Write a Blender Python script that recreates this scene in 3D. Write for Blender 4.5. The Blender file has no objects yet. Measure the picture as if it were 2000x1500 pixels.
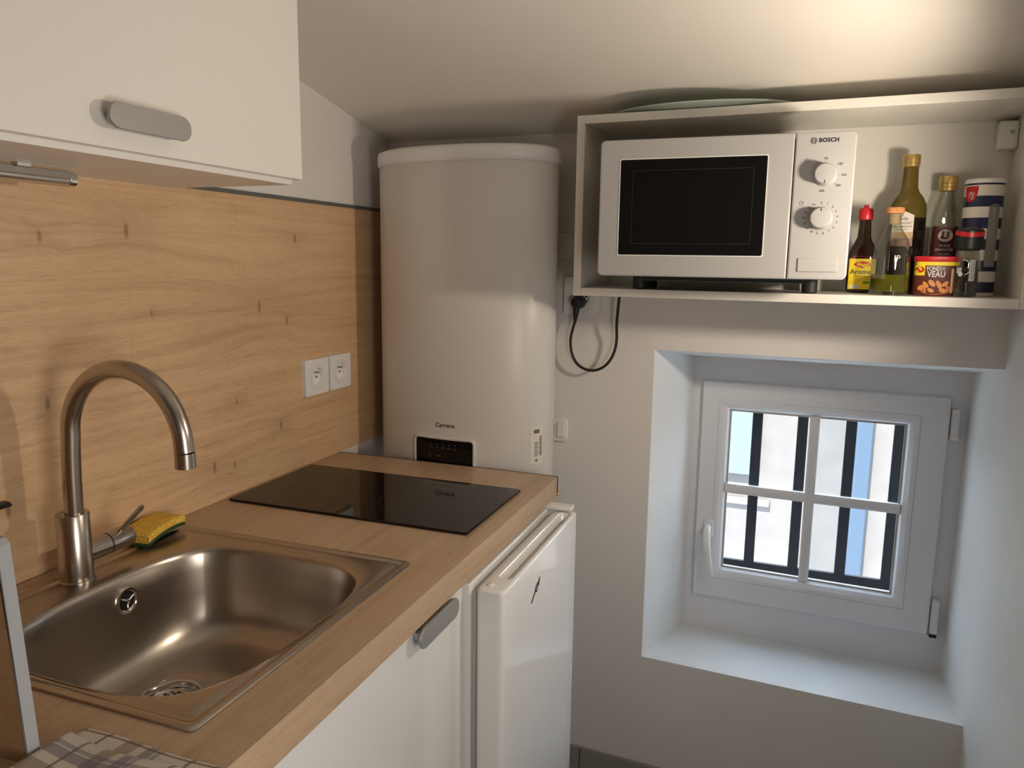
import bpy, bmesh, math, random
from math import sin, cos, pi, atan2, sqrt
from mathutils import Vector, Matrix
random.seed(7)
SC = bpy.context.scene
COL = SC.collection
PI = math.pi

# ------------------------------------------------------------------ camera
cam_d = bpy.data.cameras.new('camera'); cam = bpy.data.objects.new('camera', cam_d); COL.objects.link(cam)
cam_d.sensor_width = 36.0; cam_d.lens = 1496.52 / 2000 * 36.0; cam_d.clip_start = 0.02
Rv = Vector((0.93803539, 0.34629721, 0.01295592)); Uv = Vector((-0.06733247, 0.14545838, 0.98707051)); Fv = Vector((-0.33993522, 0.92677942, -0.15976216))
mw = Matrix.Identity(4)
for i in range(3):
    mw[i][0] = Rv[i]; mw[i][1] = Uv[i]; mw[i][2] = -Fv[i]
mw[0][3], mw[1][3], mw[2][3] = 1.1001439, -1.68209807, 1.40343212
cam.matrix_world = mw
SC.camera = cam

# ------------------------------------------------------------------ light and exposure
SC.view_settings.view_transform = 'Standard'; SC.view_settings.look = 'None'
SC.view_settings.exposure = 0.50; SC.view_settings.gamma = 1.0; SC.view_settings.use_curve_mapping = False
SC.cycles.use_denoising = True
SC.cycles.max_bounces = 12; SC.cycles.transmission_bounces = 12; SC.cycles.transparent_max_bounces = 16
SC.cycles.diffuse_bounces = 5; SC.cycles.glossy_bounces = 5
SC.cycles.sample_clamp_indirect = 6.0
w = bpy.data.worlds.new('world'); SC.world = w; w.use_nodes = True
w.node_tree.nodes['Background'].inputs[0].default_value = (0.62, 0.79, 1.0, 1); w.node_tree.nodes['Background'].inputs[1].default_value = 4.2

def light(name, typ, loc, energy, color, **k):
    l = bpy.data.lights.new(name, typ); l.energy = energy; l.color = color
    aim = k.pop('aim', None)
    for a, v in k.items(): setattr(l, a, v)
    o = bpy.data.objects.new(name, l); COL.objects.link(o); o.location = loc
    if aim: o.rotation_euler = Vector(aim).to_track_quat('-Z', 'Y').to_euler()
    return o
light('sun', 'SUN', (0, 0, 8), 13.0, (1.0, 0.96, 0.91), angle=0.02, aim=(0.25, 0.70, -1.0))
light('room_lamp', 'SPOT', (1.45, -0.42, 1.465), 11.2, (1.0, 0.85, 0.68), shadow_soft_size=0.03, spot_size=math.radians(140), spot_blend=0.70, aim=(-0.90, 0.36, 0.03))
light('added_fill_light', 'AREA', (1.47, -1.45, 1.10), 4.6, (1.0, 0.92, 0.84), shape='DISK', size=0.45, aim=(-0.97, 0.10, 0.05))  # added fill light to brighten the cabinets and left wall, not a real lamp
light('window_portal', 'AREA', (1.17, 0.64, 0.76), 1.0, (1, 1, 1), shape='RECTANGLE', size=0.62, size_y=0.62, aim=(0, -1, 0)).data.cycles.is_portal = True

# ------------------------------------------------------------------ mesh helpers
class MB:
    def __init__(s): s.v = []; s.f = []; s.mi = []; s.m = 0
    def add(s, vs, fs):
        b = len(s.v); s.v += [tuple(x) for x in vs]; s.f += [tuple(b + i for i in f) for f in fs]; s.mi += [s.m] * len(fs); return s
    def hexa(s, p):   # p: 8 points, bottom ring 0-3 then top ring 4-7
        return s.add(p, [(0, 3, 2, 1), (4, 5, 6, 7), (0, 1, 5, 4), (1, 2, 6, 5), (2, 3, 7, 6), (3, 0, 4, 7)])
    def box(s, x0, x1, y0, y1, z0, z1):
        return s.hexa([(x0, y0, z0), (x1, y0, z0), (x1, y1, z0), (x0, y1, z0), (x0, y0, z1), (x1, y0, z1), (x1, y1, z1), (x0, y1, z1)])
    def loft(s, rings, cap0=True, cap1=True, loop=False):
        n = len(rings[0]); vs = [p for r in rings for p in r]; fs = []
        R = len(rings); rr = R if loop else R - 1
        for i in range(rr):
            a = i * n; b = ((i + 1) % R) * n
            for j in range(n):
                k = (j + 1) % n; fs.append((a + j, a + k, b + k, b + j))
        if cap0 and not loop: fs.append(tuple(range(n - 1, -1, -1)))
        if cap1 and not loop: fs.append(tuple((R - 1) * n + j for j in range(n)))
        return s.add(vs, fs)
    def tube(s, pts, r, n=16, caps=True):
        pts = [Vector(p) for p in pts]; rs = r if isinstance(r, (list, tuple)) else [r] * len(pts); rings = []
        t = (pts[1] - pts[0]).normalized(); u = t.orthogonal().normalized()
        for i, p in enumerate(pts):
            if i == 0: t2 = (pts[1] - p)
            elif i == len(pts) - 1: t2 = (p - pts[i - 1])
            else: t2 = (pts[i + 1] - p).normalized() + (p - pts[i - 1]).normalized()
            t2.normalize(); u = (u - t2 * u.dot(t2)).normalized(); w_ = t2.cross(u)
            rings.append([p + (u * cos(a) + w_ * sin(a)) * rs[i] for a in [2 * PI * k / n for k in range(n)]])
        return s.loft(rings, caps, caps)
    def lathe(s, prof, c=(0, 0, 0), n=48, axis='Z', cap0=True, cap1=True, loop=False, sc=(1, 1)):
        rings = []
        for r, h in prof:
            ring = []
            for k in range(n):
                a = 2 * PI * k / n; x, y = r * cos(a) * sc[0], r * sin(a) * sc[1]
                if axis == 'Z': q = (c[0] + x, c[1] + y, c[2] + h)
                elif axis == 'X': q = (c[0] + h, c[1] + x, c[2] + y)
                else: q = (c[0] + y, c[1] + h, c[2] + x)
                ring.append(q)
            rings.append(ring)
        return s.loft(rings, cap0, cap1, loop)
    def build(s, name, mats, parent=None, smooth=False, bevel=0, seg=2, sub=0, angle=35):
        me = bpy.data.meshes.new(name); me.from_pydata(s.v, [], s.f); me.update()
        bm = bmesh.new(); bm.from_mesh(me); bmesh.ops.recalc_face_normals(bm, faces=bm.faces); bm.to_mesh(me); bm.free()
        if not isinstance(mats, (list, tuple)): mats = [mats]
        for m in mats: me.materials.append(m)
        for p, i in zip(me.polygons, s.mi): p.material_index = i
        o = bpy.data.objects.new(name, me); COL.objects.link(o)
        if smooth or bevel:
            for p in me.polygons: p.use_smooth = True
            me.set_sharp_from_angle(angle=math.radians(angle))
        if bevel:
            b = o.modifiers.new('bevel', 'BEVEL'); b.width = bevel; b.segments = seg; b.limit_method = 'ANGLE'; b.angle_limit = math.radians(40)
        if sub:
            b = o.modifiers.new('sub', 'SUBSURF'); b.levels = sub; b.render_levels = sub
        if parent: o.parent = parent
        return o

def rrect(cx, cy, w_, h_, r, seg=6, m=4):
    """2-D rounded rectangle, counter-clockwise, constant point count for given seg and m"""
    P = []; hx, hy = w_ / 2, h_ / 2; r = min(r, hx - 1e-5, hy - 1e-5)
    cs = [(hx - r, hy - r, 0), (-hx + r, hy - r, PI / 2), (-hx + r, -hy + r, PI), (hx - r, -hy + r, 1.5 * PI)]
    for i, (x, y, a0) in enumerate(cs):
        for k in range(seg + 1):
            a = a0 + PI / 2 * k / seg; P.append((cx + x + r * cos(a), cy + y + r * sin(a)))
        nx, ny, na = cs[(i + 1) % 4]
        e0 = P[-1]; e1 = (cx + nx + r * cos(na), cy + ny + r * sin(na))
        for k in range(1, m):
            t = k / m; P.append((e0[0] + (e1[0] - e0[0]) * t, e0[1] + (e1[1] - e0[1]) * t))
    return P
def xy(P, z): return [(p[0], p[1], z) for p in P]
def xz(P, y): return [(p[0], y, p[1]) for p in P]
def yz(P, x): return [(x, p[0], p[1]) for p in P]
def sup(cx, cy, a, b, n, N=72):
    out = []
    for k in range(N):
        t = 2 * PI * k / N; c, s_ = cos(t), sin(t)
        out.append((cx + a * math.copysign(abs(c) ** (2 / n), c), cy + b * math.copysign(abs(s_) ** (2 / n), s_)))
    return out

def tag(o, label=None, cat=None, group=None, kind=None):
    if label: o['label'] = label
    if cat: o['category'] = cat
    if group: o['group'] = group
    if kind: o['kind'] = kind
    return o
def thing(name, loc, label, cat, group=None, rz=0, kind=None):
    o = bpy.data.objects.new(name, None); COL.objects.link(o); o.location = loc; o.rotation_euler = (0, 0, rz); o.empty_display_size = 0.05
    return tag(o, label, cat, group, kind)

_txt = {}
def text_geo(s_, size, bold=0.0, shear=0.0, align='CENTER', space=1.0):
    key = (s_, size, bold, shear, align, space)
    if key in _txt: return _txt[key]
    c = bpy.data.curves.new('t', 'FONT'); c.body = s_; c.size = size; c.align_x = align; c.align_y = 'CENTER'; c.offset = bold * size; c.shear = shear
    c.space_character = space; c.resolution_u = 3
    o = bpy.data.objects.new('t', c); COL.objects.link(o)
    bpy.context.view_layer.update()
    me = bpy.data.meshes.new_from_object(o.evaluated_get(bpy.context.evaluated_depsgraph_get()))
    V = [(v.co.x, v.co.y) for v in me.vertices]; Fs = [tuple(p.vertices) for p in me.polygons]
    bpy.data.objects.remove(o); bpy.data.curves.remove(c); bpy.data.meshes.remove(me)
    _txt[key] = (V, Fs); return V, Fs
def put_text(mb, s_, size, fn, at=(0, 0), rot=0, **k):
    V, Fs = text_geo(s_, size, **k)
    cr, sr = cos(rot), sin(rot)
    mb.add([fn(at[0] + x * cr - y * sr, at[1] + x * sr + y * cr) for x, y in V], Fs); return mb
def put_poly(mb, P, fn): mb.add([fn(x, y) for x, y in P], [tuple(range(len(P)))]); return mb
def put_rect(mb, x0, x1, y0, y1, fn, n=12):
    vs = []; fs = []
    for i in range(n + 1):
        x = x0 + (x1 - x0) * i / n; vs += [fn(x, y0), fn(x, y1)]
    for i in range(n): fs.append((2 * i, 2 * i + 2, 2 * i + 3, 2 * i + 1))
    mb.add(vs, fs); return mb
def put_ring(mb, cx, cy, r, w_, fn, n=40, a0=0, a1=2 * PI):
    vs = []; fs = []
    for i in range(n + 1):
        a = a0 + (a1 - a0) * i / n
        vs += [fn(cx + (r - w_ / 2) * cos(a), cy + (r - w_ / 2) * sin(a)), fn(cx + (r + w_ / 2) * cos(a), cy + (r + w_ / 2) * sin(a))]
    for i in range(n): fs.append((2 * i, 2 * i + 1, 2 * i + 3, 2 * i + 2))
    mb.add(vs, fs); return mb
def put_disc(mb, cx, cy, r, fn, n=28, sy=1.0): return put_poly(mb, [(cx + r * cos(2 * PI * k / n), cy + sy * r * sin(2 * PI * k / n)) for k in range(n)], fn)

# ------------------------------------------------------------------ materials
class NT:
    def __init__(s, name):
        s.m = bpy.data.materials.new(name); s.m.use_nodes = True; s.t = s.m.node_tree; s.b = s.t.nodes['Principled BSDF']
    def n(s, typ, **k):
        x = s.t.nodes.new(typ)
        for a, v in k.items():
            if a.startswith('i_'):
                q = a[2:]; x.inputs[int(q) if q.isdigit() else q.replace('_', ' ')].default_value = v
            else: setattr(x, a, v)
        return x
    def l(s, a, b): s.t.links.new(a, b)
    def math(s, op, a, b=None, c=None):
        x = s.n('ShaderNodeMath', operation=op)
        for i, q in enumerate((a, b, c)):
            if q is None: continue
            if isinstance(q, (int, float)): x.inputs[i].default_value = q
            else: s.l(q, x.inputs[i])
        return x.outputs[0]
    def mix(s, f, a, b, blend='MIX'):
        x = s.n('ShaderNodeMix', data_type='RGBA', blend_type=blend)
        for i, q in ((0, f), (6, a), (7, b)):
            if isinstance(q, (int, float)): x.inputs[i].default_value = q
            elif isinstance(q, tuple): x.inputs[i].default_value = q if len(q) == 4 else q + (1,)
            else: s.l(q, x.inputs[i])
        return x.outputs[2]
    def ramp(s, f, stops):
        x = s.n('ShaderNodeValToRGB'); s.l(f, x.inputs[0]); e = x.color_ramp.elements
        e[0].position, e[0].color = stops[0][0], tuple(stops[0][1]) + (1,); e[1].position, e[1].color = stops[-1][0], tuple(stops[-1][1]) + (1,)
        for p, c in stops[1:-1]: q = e.new(p); q.color = tuple(c) + (1,)
        return x.outputs[0]
    def coord(s, scale=(1, 1, 1), rot=(0, 0, 0), loc=(0, 0, 0), kind='Object'):
        c = s.n('ShaderNodeTexCoord'); mp = s.n('ShaderNodeMapping'); s.l(c.outputs[kind], mp.inputs[0])
        mp.inputs['Scale'].default_value = scale; mp.inputs['Rotation'].default_value = rot; mp.inputs['Location'].default_value = loc
        return mp.outputs[0]
    def noise(s, vec, scale, detail=4, rough=0.5, dist=0.0):
        x = s.n('ShaderNodeTexNoise'); x.inputs['Scale'].default_value = scale; x.inputs['Detail'].default_value = detail
        x.inputs['Roughness'].default_value = rough; x.inputs['Distortion'].default_value = dist
        s.l(vec, x.inputs['Vector']); return x.outputs[0]
    def bump(s, h, strength, dist=0.001):
        x = s.n('ShaderNodeBump'); x.inputs['Strength'].default_value = strength; x.inputs['Distance'].default_value = dist
        s.l(h, x.inputs['Height']); s.l(x.outputs[0], s.b.inputs['Normal'])

def plain(name, col, rough=0.5, metal=0.0, bump=0.0, bscale=200, trans=0.0, ior=1.45, var=0.0, coat=0.0, spec=None, emit=None):
    t = NT(name); b = t.b
    b.inputs['Base Color'].default_value = tuple(col) + (1,); b.inputs['Roughness'].default_value = rough; b.inputs['Metallic'].default_value = metal
    b.inputs['Transmission Weight'].default_value = trans; b.inputs['IOR'].default_value = ior; b.inputs['Coat Weight'].default_value = coat
    if spec is not None: b.inputs['Specular IOR Level'].default_value = spec
    v = t.coord()
    if var or bump:
        nz = t.noise(v, bscale * 0.2 if var and not bump else bscale, 3)
        if bump: t.bump(nz, bump)
        if var:
            n2 = t.noise(v, 6, 3)
            t.l(t.mix(n2, tuple(c * (1 - var) for c in col), tuple(min(1, c * (1 + var)) for c in col)), b.inputs['Base Color'])
    return t.m

M = {}
M['wall'] = plain('wall_paint', (0.76, 0.735, 0.705), 0.65, bump=0.10, bscale=260, var=0.03)
M['ceiling'] = plain('ceiling_paint', (0.82, 0.785, 0.73), 0.7, bump=0.10, bscale=300, var=0.03)
M['reveal'] = plain('reveal_paint', (0.78, 0.79, 0.79), 0.55, bump=0.25, bscale=30, var=0.03)
M['tile'] = plain('grey_tile', (0.30, 0.28, 0.26), 0.35, var=0.15)
M['floor'] = plain('floor_tile', (0.30, 0.28, 0.26), 0.4, var=0.12)
M['pvc'] = plain('white_pvc', (0.76, 0.77, 0.80), 0.28)
M['melamine'] = plain('white_melamine', (0.80, 0.77, 0.72), 0.32, bump=0.03, bscale=500)
M['shelfwhite'] = plain('shelf_white', (0.74, 0.72, 0.66), 0.28, bump=0.02, bscale=500)
M['gloss_white'] = plain('gloss_white', (0.80, 0.80, 0.79), 0.14, coat=0.3)
M['plastic_white'] = plain('plastic_white', (0.80, 0.80, 0.79), 0.35)
M['enamel'] = plain('heater_enamel', (0.66, 0.64, 0.60), 0.33)
M['mw_white'] = plain('appliance_white', (0.42, 0.417, 0.41), 0.3)
M['gasket'] = plain('gasket_grey', (0.42, 0.41, 0.39), 0.5)
M['black'] = plain('black_plastic', (0.012, 0.012, 0.013), 0.4)
M['rubber'] = plain('black_rubber', (0.015, 0.015, 0.016), 0.55)
M['hob'] = plain('black_ceramic_glass', (0.006, 0.005, 0.005), 0.05, spec=0.35)
M['hobring'] = plain('hob_print', (0.05, 0.045, 0.04), 0.15)
M['mwglass'] = plain('dark_door_glass', (0.006, 0.006, 0.006), 0.06)
M['ink'] = plain('dark_ink', (0.03, 0.03, 0.035), 0.5)
M['greyink'] = plain('grey_ink', (0.14, 0.14, 0.14), 0.5)
M['whiteink'] = plain('white_ink', (0.62, 0.62, 0.60), 0.5)
M['chrome'] = plain('chrome', (0.75, 0.74, 0.72), 0.12, metal=1)
M['alu'] = plain('satin_aluminium', (0.52, 0.51, 0.49), 0.34, metal=1)
M['satin'] = plain('satin_silver', (0.72, 0.71, 0.70), 0.28, metal=0.35)
M['tube'] = plain('bright_aluminium', (0.80, 0.79, 0.77), 0.22, metal=1)
M['handlegrey'] = plain('satin_grey_handle', (0.36, 0.36, 0.345), 0.42, metal=0.45)
M['trimgrey'] = plain('grey_trim', (0.16, 0.17, 0.17), 0.4, metal=0.4)
M['edgegrey'] = plain('grey_edging', (0.36, 0.37, 0.39), 0.45)
M['gold'] = plain('gold_cap', (0.62, 0.44, 0.16), 0.32, metal=0.75)
M['red'] = plain('red_plastic', (0.50, 0.012, 0.02), 0.35)
M['yellow'] = plain('yellow_print', (0.80, 0.60, 0.02), 0.5)
M['brown'] = plain('brown_print', (0.10, 0.022, 0.014), 0.4)
M['maroon'] = plain('maroon_print', (0.085, 0.010, 0.012), 0.5)
M['biscuit'] = plain('biscuit_print', (0.62, 0.25, 0.06), 0.5, var=0.25)
M['orange'] = plain('orange_print', (0.50, 0.13, 0.02), 0.5, var=0.3)
M['paper'] = plain('paper_white', (0.72, 0.68, 0.60), 0.6)
M['tan'] = plain('tan_print', (0.55, 0.38, 0.22), 0.6)
M['pink'] = plain('rose_print', (0.32, 0.20, 0.17), 0.6)
M['green_print'] = plain('green_print', (0.12, 0.30, 0.03), 0.6)
M['clearlabel'] = plain('clear_label', (0.50, 0.50, 0.48), 0.4)
M['dark_liquid'] = plain('dark_liquid', (0.010, 0.006, 0.004), 0.1)
M['oil'] = plain('oil_liquid', (0.62, 0.58, 0.06), 0.05, trans=0.85, ior=1.1)
M['olive_glass'] = plain('olive_glass', (0.16, 0.115, 0.022), 0.05, trans=0.35, ior=1.3, coat=0.4)
M['brown_glass'] = plain('brown_glass', (0.02, 0.008, 0.004), 0.06, coat=0.4)
M['matte_black'] = plain('iron_black', (0.012, 0.013, 0.018), 0.6)
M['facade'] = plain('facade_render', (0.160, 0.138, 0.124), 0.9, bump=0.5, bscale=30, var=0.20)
M['bounce_white'] = plain('unseen_bounce_white', (0.84, 0.87, 0.90), 0.9)  # unseen storeys and street whitened to bounce more daylight into the room
M['pillar'] = plain('facade_stone', (0.115, 0.104, 0.096), 0.9, bump=0.4, bscale=40, var=0.25)
M['pipe'] = plain('blue_grey_paint', (0.048, 0.070, 0.10), 0.6)
M['shutter'] = plain('pale_blue_paint', (0.125, 0.175, 0.18), 0.7, var=0.05)
M['scourer'] = plain('green_scourer', (0.02, 0.07, 0.03), 0.9, bump=0.8, bscale=900)

def clear_glass(name, col, refl=0.10):
    t = NT(name); N = t.t.nodes; out = [n for n in N if n.type == 'OUTPUT_MATERIAL'][0]
    tr = t.n('ShaderNodeBsdfTransparent'); tr.inputs[0].default_value = tuple(col) + (1,)
    gl = t.n('ShaderNodeBsdfGlossy'); gl.inputs['Roughness'].default_value = 0.02; gl.inputs[0].default_value = (1, 1, 1, 1)
    lw = t.n('ShaderNodeLayerWeight'); lw.inputs[0].default_value = 0.35
    f = t.math('MULTIPLY_ADD', lw.outputs['Facing'], refl * 3.0, 0.03)
    mx = t.n('ShaderNodeMixShader'); t.l(f, mx.inputs[0]); t.l(tr.outputs[0], mx.inputs[1]); t.l(gl.outputs[0], mx.inputs[2]); t.l(mx.outputs[0], out.inputs[0])
    return t.m
M['pane'] = clear_glass('window_glass', (0.96, 0.98, 0.98), 0.05)
M['glass'] = clear_glass('bottle_glass', (0.78, 0.79, 0.74), 0.16)
M['plate_glass'] = plain('green_tinted_glass', (0.44, 0.52, 0.46), 0.12, trans=0.25)

def oak(name, knots=(), grain='Y', up='Z', base=((0.36, 0.205, 0.105), (0.50, 0.315, 0.175)), dark=(0.15, 0.075, 0.035), board=True, rough=0.42):
    """laminate oak: fine streaks along the grain axis, broad cathedral figure, knots at given (along, across) places"""
    t = NT(name); b = t.b
    tc = t.n('ShaderNodeTexCoord'); sp = t.n('ShaderNodeSeparateXYZ'); t.l(tc.outputs['Object'], sp.inputs[0])
    ga = sp.outputs[grain]; ua = sp.outputs[up] if up != 'XZ' else t.math('ADD', sp.outputs['X'], sp.outputs['Z'])
    warp = ua
    pull = None; dots = None
    for (ky, kz, r) in knots:
        dy = t.math('DIVIDE', t.math('SUBTRACT', ga, ky), r * 2.6); dz = t.math('DIVIDE', t.math('SUBTRACT', ua, kz), r * 1.2)
        d2 = t.math('ADD', t.math('MULTIPLY', dy, dy), t.math('MULTIPLY', dz, dz))
        g = t.math('POWER', 2.718, t.math('MULTIPLY', d2, -1.0))
        sh = t.math('MULTIPLY', t.math('MULTIPLY', g, dz), r * 1.1)
        warp = t.math('ADD', warp, sh)
        ey = t.math('DIVIDE', t.math('SUBTRACT', ga, ky), min(r * 0.15, .0035)); ez = t.math('DIVIDE', t.math('SUBTRACT', ua, kz), min(r * 0.40, .010))
        e2 = t.math('ADD', t.math('MULTIPLY', ey, ey), t.math('MULTIPLY', ez, ez))
        k = t.math('POWER', 2.718, t.math('MULTIPLY', e2, -1.0)); k = t.math('ADD', k, t.math('MULTIPLY', g, 0.16))
        dots = k if dots is None else t.math('MAXIMUM', dots, k)
    cb = t.n('ShaderNodeCombineXYZ'); t.l(t.math('MULTIPLY', ga, 0.10), cb.inputs[0]); t.l(warp, cb.inputs[1])
    v = cb.outputs[0]
    fig = t.noise(v, 9, 5, 0.6, 0.6)
    rings = t.math('FRACT', t.math('MULTIPLY', fig, 6.0)); rings = t.math('ABSOLUTE', t.math('SUBTRACT', rings, 0.5))
    cb2 = t.n('ShaderNodeCombineXYZ'); t.l(t.math('MULTIPLY', ga, 0.045), cb2.inputs[0]); t.l(warp, cb2.inputs[1])
    fine = t.noise(cb2.outputs[0], 620, 4, 0.75)
    cb3 = t.n('ShaderNodeCombineXYZ'); t.l(t.math('MULTIPLY', ga, 0.02), cb3.inputs[0]); t.l(warp, cb3.inputs[1])
    med = t.noise(cb3.outputs[0], 60, 3, 0.6)
    broad = t.noise(v, 3.0, 3, 0.5)
    f = t.math('ADD', t.math('MULTIPLY', rings, 0.16), t.math('MULTIPLY', fine, 0.74)); f = t.math('ADD', f, t.math('MULTIPLY', med, 0.40)); f = t.math('ADD', f, t.math('MULTIPLY', broad, 0.40))
    colr = t.ramp(t.math('MULTIPLY', f, 0.66), [(0.40, tuple(q * .86 for q in base[0])), (0.53, tuple((a + c) / 2 for a, c in zip(*base))), (0.66, base[1])])
    colr = t.mix(t.math('MULTIPLY', t.math('GREATER_THAN', fine, 0.61), 0.30), colr, dark)
    if dots is not None:
        cl = t.math('MINIMUM', dots, 0.62); colr = t.mix(cl, colr, dark)
    if board:      # printed joints between the boards of the panel
        bk = t.n('ShaderNodeTexBrick'); bk.offset = 0.37; bk.inputs['Scale'].default_value = 1.0; bk.inputs['Mortar Size'].default_value = 0.0012
        bk.inputs['Brick Width'].default_value = 0.78; bk.inputs['Row Height'].default_value = 0.165; bk.inputs['Mortar Smooth'].default_value = 0.6
        bk.inputs['Color1'].default_value = (1, 1, 1, 1); bk.inputs['Color2'].default_value = (0.90, 0.87, 0.83, 1); bk.inputs['Mortar'].default_value = (0.80, 0.74, 0.66, 1)
        cc = t.n('ShaderNodeCombineXYZ'); t.l(t.math('ADD', ga, 0.36), cc.inputs[0]); t.l(t.math('ADD', ua, 0.04), cc.inputs[1]); t.l(cc.outputs[0], bk.inputs[0])
        colr = t.mix(0.55, colr, bk.outputs[0], 'MULTIPLY')
    t.l(colr, b.inputs['Base Color']); b.inputs['Roughness'].default_value = rough
    t.bump(fine, 0.12)
    return t.m
# knots are given as (distance along the panel, height on the panel, size)
M['oak_splash'] = oak('oak_laminate', [(-0.645, 0.545, 0.035), (-0.165, 0.545, 0.022), (-0.30, 0.395, 0.065), (-0.205, 0.36, 0.02), (-0.81, 0.53, 0.018), (-0.82, 0.27, 0.02),
                                       (-0.46, 0.075, 0.03), (-0.40, 0.065, 0.016), (-0.24, 0.12, 0.02), (-1.0, 0.52, 0.02), (-0.90, 0.12, 0.03), (-0.385, 0.20, 0.014), (-0.60, 0.40, 0.012)],
                      base=((0.55, 0.34, 0.180), (0.77, 0.535, 0.32)))
M['oak_top'] = oak('worktop_laminate', [], base=((0.36, 0.235, 0.140), (0.58, 0.415, 0.270)), dark=(0.20, 0.12, 0.07), up='XZ', board=False, rough=0.36)
M['oak_side'] = oak('side_panel_oak', [(0.30, 0.11, 0.02)], grain='X', board=False, base=((0.34, 0.20, 0.10), (0.48, 0.31, 0.18)))

def steel(name, col, rough, along='Y', s=900, bmp=.035, rv=.10):
    t = NT(name); b = t.b; b.inputs['Metallic'].default_value = 1; b.inputs['Base Color'].default_value = tuple(col) + (1,)
    sc = {'X': (6, s, s), 'Y': (s, 6, s), 'Z': (s, s, 6)}[along]
    nz = t.noise(t.coord(scale=sc), 1.0, 2)
    t.l(t.math('MULTIPLY_ADD', nz, rv, rough - rv / 2), b.inputs['Roughness']); t.bump(nz, bmp, 0.0005)
    return t.m
M['steel'] = steel('brushed_steel', (0.46, 0.41, 0.355), 0.30)
M['faucet'] = plain('brushed_nickel', (0.45, 0.40, 0.35), 0.27, metal=1)

def sponge_mat():
    t = NT('yellow_sponge'); b = t.b; v = t.coord()
    vo = t.n('ShaderNodeTexVoronoi'); vo.inputs['Scale'].default_value = 300; t.l(v, vo.inputs['Vector'])
    c = t.ramp(vo.outputs['Distance'], [(0.0, (0.22, 0.11, 0.01)), (0.22, (0.62, 0.36, 0.03)), (0.8, (0.86, 0.58, 0.10))]); t.l(c, b.inputs['Base Color'])
    b.inputs['Roughness'].default_value = 0.95; t.bump(vo.outputs['Distance'], 0.9, 0.002); return t.m
M['sponge'] = sponge_mat()

def cork_mat():
    t = NT('cork'); v = t.coord(); n1 = t.noise(v, 260, 4, 0.7)
    t.l(t.ramp(n1, [(0.3, (0.30, 0.10, 0.03)), (0.5, (0.60, 0.27, 0.10)), (0.7, (0.70, 0.38, 0.18))]), t.b.inputs['Base Color']); t.b.inputs['Roughness'].default_value = 0.85; t.bump(n1, 0.5); return t.m
M['cork'] = cork_mat()

def can_mat():
    t = NT('striped_tin'); sp = t.n('ShaderNodeSeparateXYZ'); tc = t.n('ShaderNodeTexCoord'); t.l(tc.outputs['Object'], sp.inputs[0])
    k = t.math('FRACT', t.math('DIVIDE', t.math('ADD', sp.outputs['Z'], 0.0135), 0.0415))
    m = t.math('GREATER_THAN', k, 0.50)
    t.l(t.mix(m, (0.70, 0.66, 0.58), (0.012, 0.016, 0.060)), t.b.inputs['Base Color']); t.b.inputs['Roughness'].default_value = 0.25; return t.m
M['can'] = can_mat()

def plaid_mat():
    t = NT('plaid_cotton'); tc = t.n('ShaderNodeTexCoord'); sp = t.n('ShaderNodeSeparateXYZ'); t.l(tc.outputs['UV'], sp.inputs[0])
    base = (0.62, 0.56, 0.48); c = base
    def band(ax, p, o, w_):
        k = t.math('FRACT', t.math('DIVIDE', t.math('ADD', sp.outputs[ax], o), p)); return t.math('LESS_THAN', k, w_)
    for ax in ('X', 'Y'):
        c = t.mix(t.math('MULTIPLY', band(ax, 0.112, 0.050, 0.17), 0.55), c, (0.20, 0.115, 0.06))
        c = t.mix(t.math('MULTIPLY', band(ax, 0.112, 0.020, 0.11), 0.62), c, (0.13, 0.135, 0.20))
        c = t.mix(t.math('MULTIPLY', band(ax, 0.112, 0.006, 0.05), 0.55), c, (0.13, 0.135, 0.20))
        c = t.mix(t.math('MULTIPLY', band(ax, 0.112, 0.078, 0.035), 0.75), c, (0.16, 0.085, 0.04))
    t.l(c, t.b.inputs['Base Color']); t.b.inputs['Roughness'].default_value = 0.95
    nz = t.noise(t.coord(kind='UV'), 900, 2); t.bump(nz, 0.5, 0.0008); return t.m
M['plaid'] = plaid_mat()

# ------------------------------------------------------------------ the setting
TH = -0.0534; YW = 0.2367
CT, ST = cos(TH), sin(TH)
def bwloc(u, v, z=0.0): return (1 + u * CT - v * ST, YW + u * ST + v * CT, z)   # u along the window wall, v into it
def uX(X, v=0.0): return (X - 1 + v * ST) / CT
FL = -0.02
def ceil_z(X, Y): return 1.7233 + 0.195 * ((YW + ST * (X - 1)) - Y)
RX = 1.53

def st(o): o['kind'] = 'structure'; return o
# window wall with the splayed opening
wb = thing('wall_back', bwloc(0, 0, 0), None, None, rz=TH, kind='structure')
zt, zb_, zti, zbi = 1.185, 0.352, 1.138, 0.3275
u0, u1, u0i, u1i = -0.2258, 0.531, -0.1695, 0.5155
D = 0.30; DE = 0.40
m = MB()
def wq(ps): m.add(ps, [(0, 1, 2, 3)])
UL, UR, ZB, ZT = -1.35, 0.9, -0.2, 2.6
for a in ([(UL, ZB), (u0, ZB), (u0, ZT), (UL, ZT)], [(u0, ZB), (UR, ZB), (UR, zb_), (u0, zb_)], [(u0, zt), (UR, zt), (UR, ZT), (u0, ZT)], [(u1, zb_), (UR, zb_), (UR, zt), (u1, zt)]):
    wq([(x, 0, z) for x, z in a])
m.build('plaster_face', M['wall'], wb)
m = MB()
wq([(u0, 0, zb_), (u0, 0, zt), (u0i, D, zti), (u0i, D, zbi)]); wq([(u0, 0, zt), (u1, 0, zt), (u1i, D, zti), (u0i, D, zti)])
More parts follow.
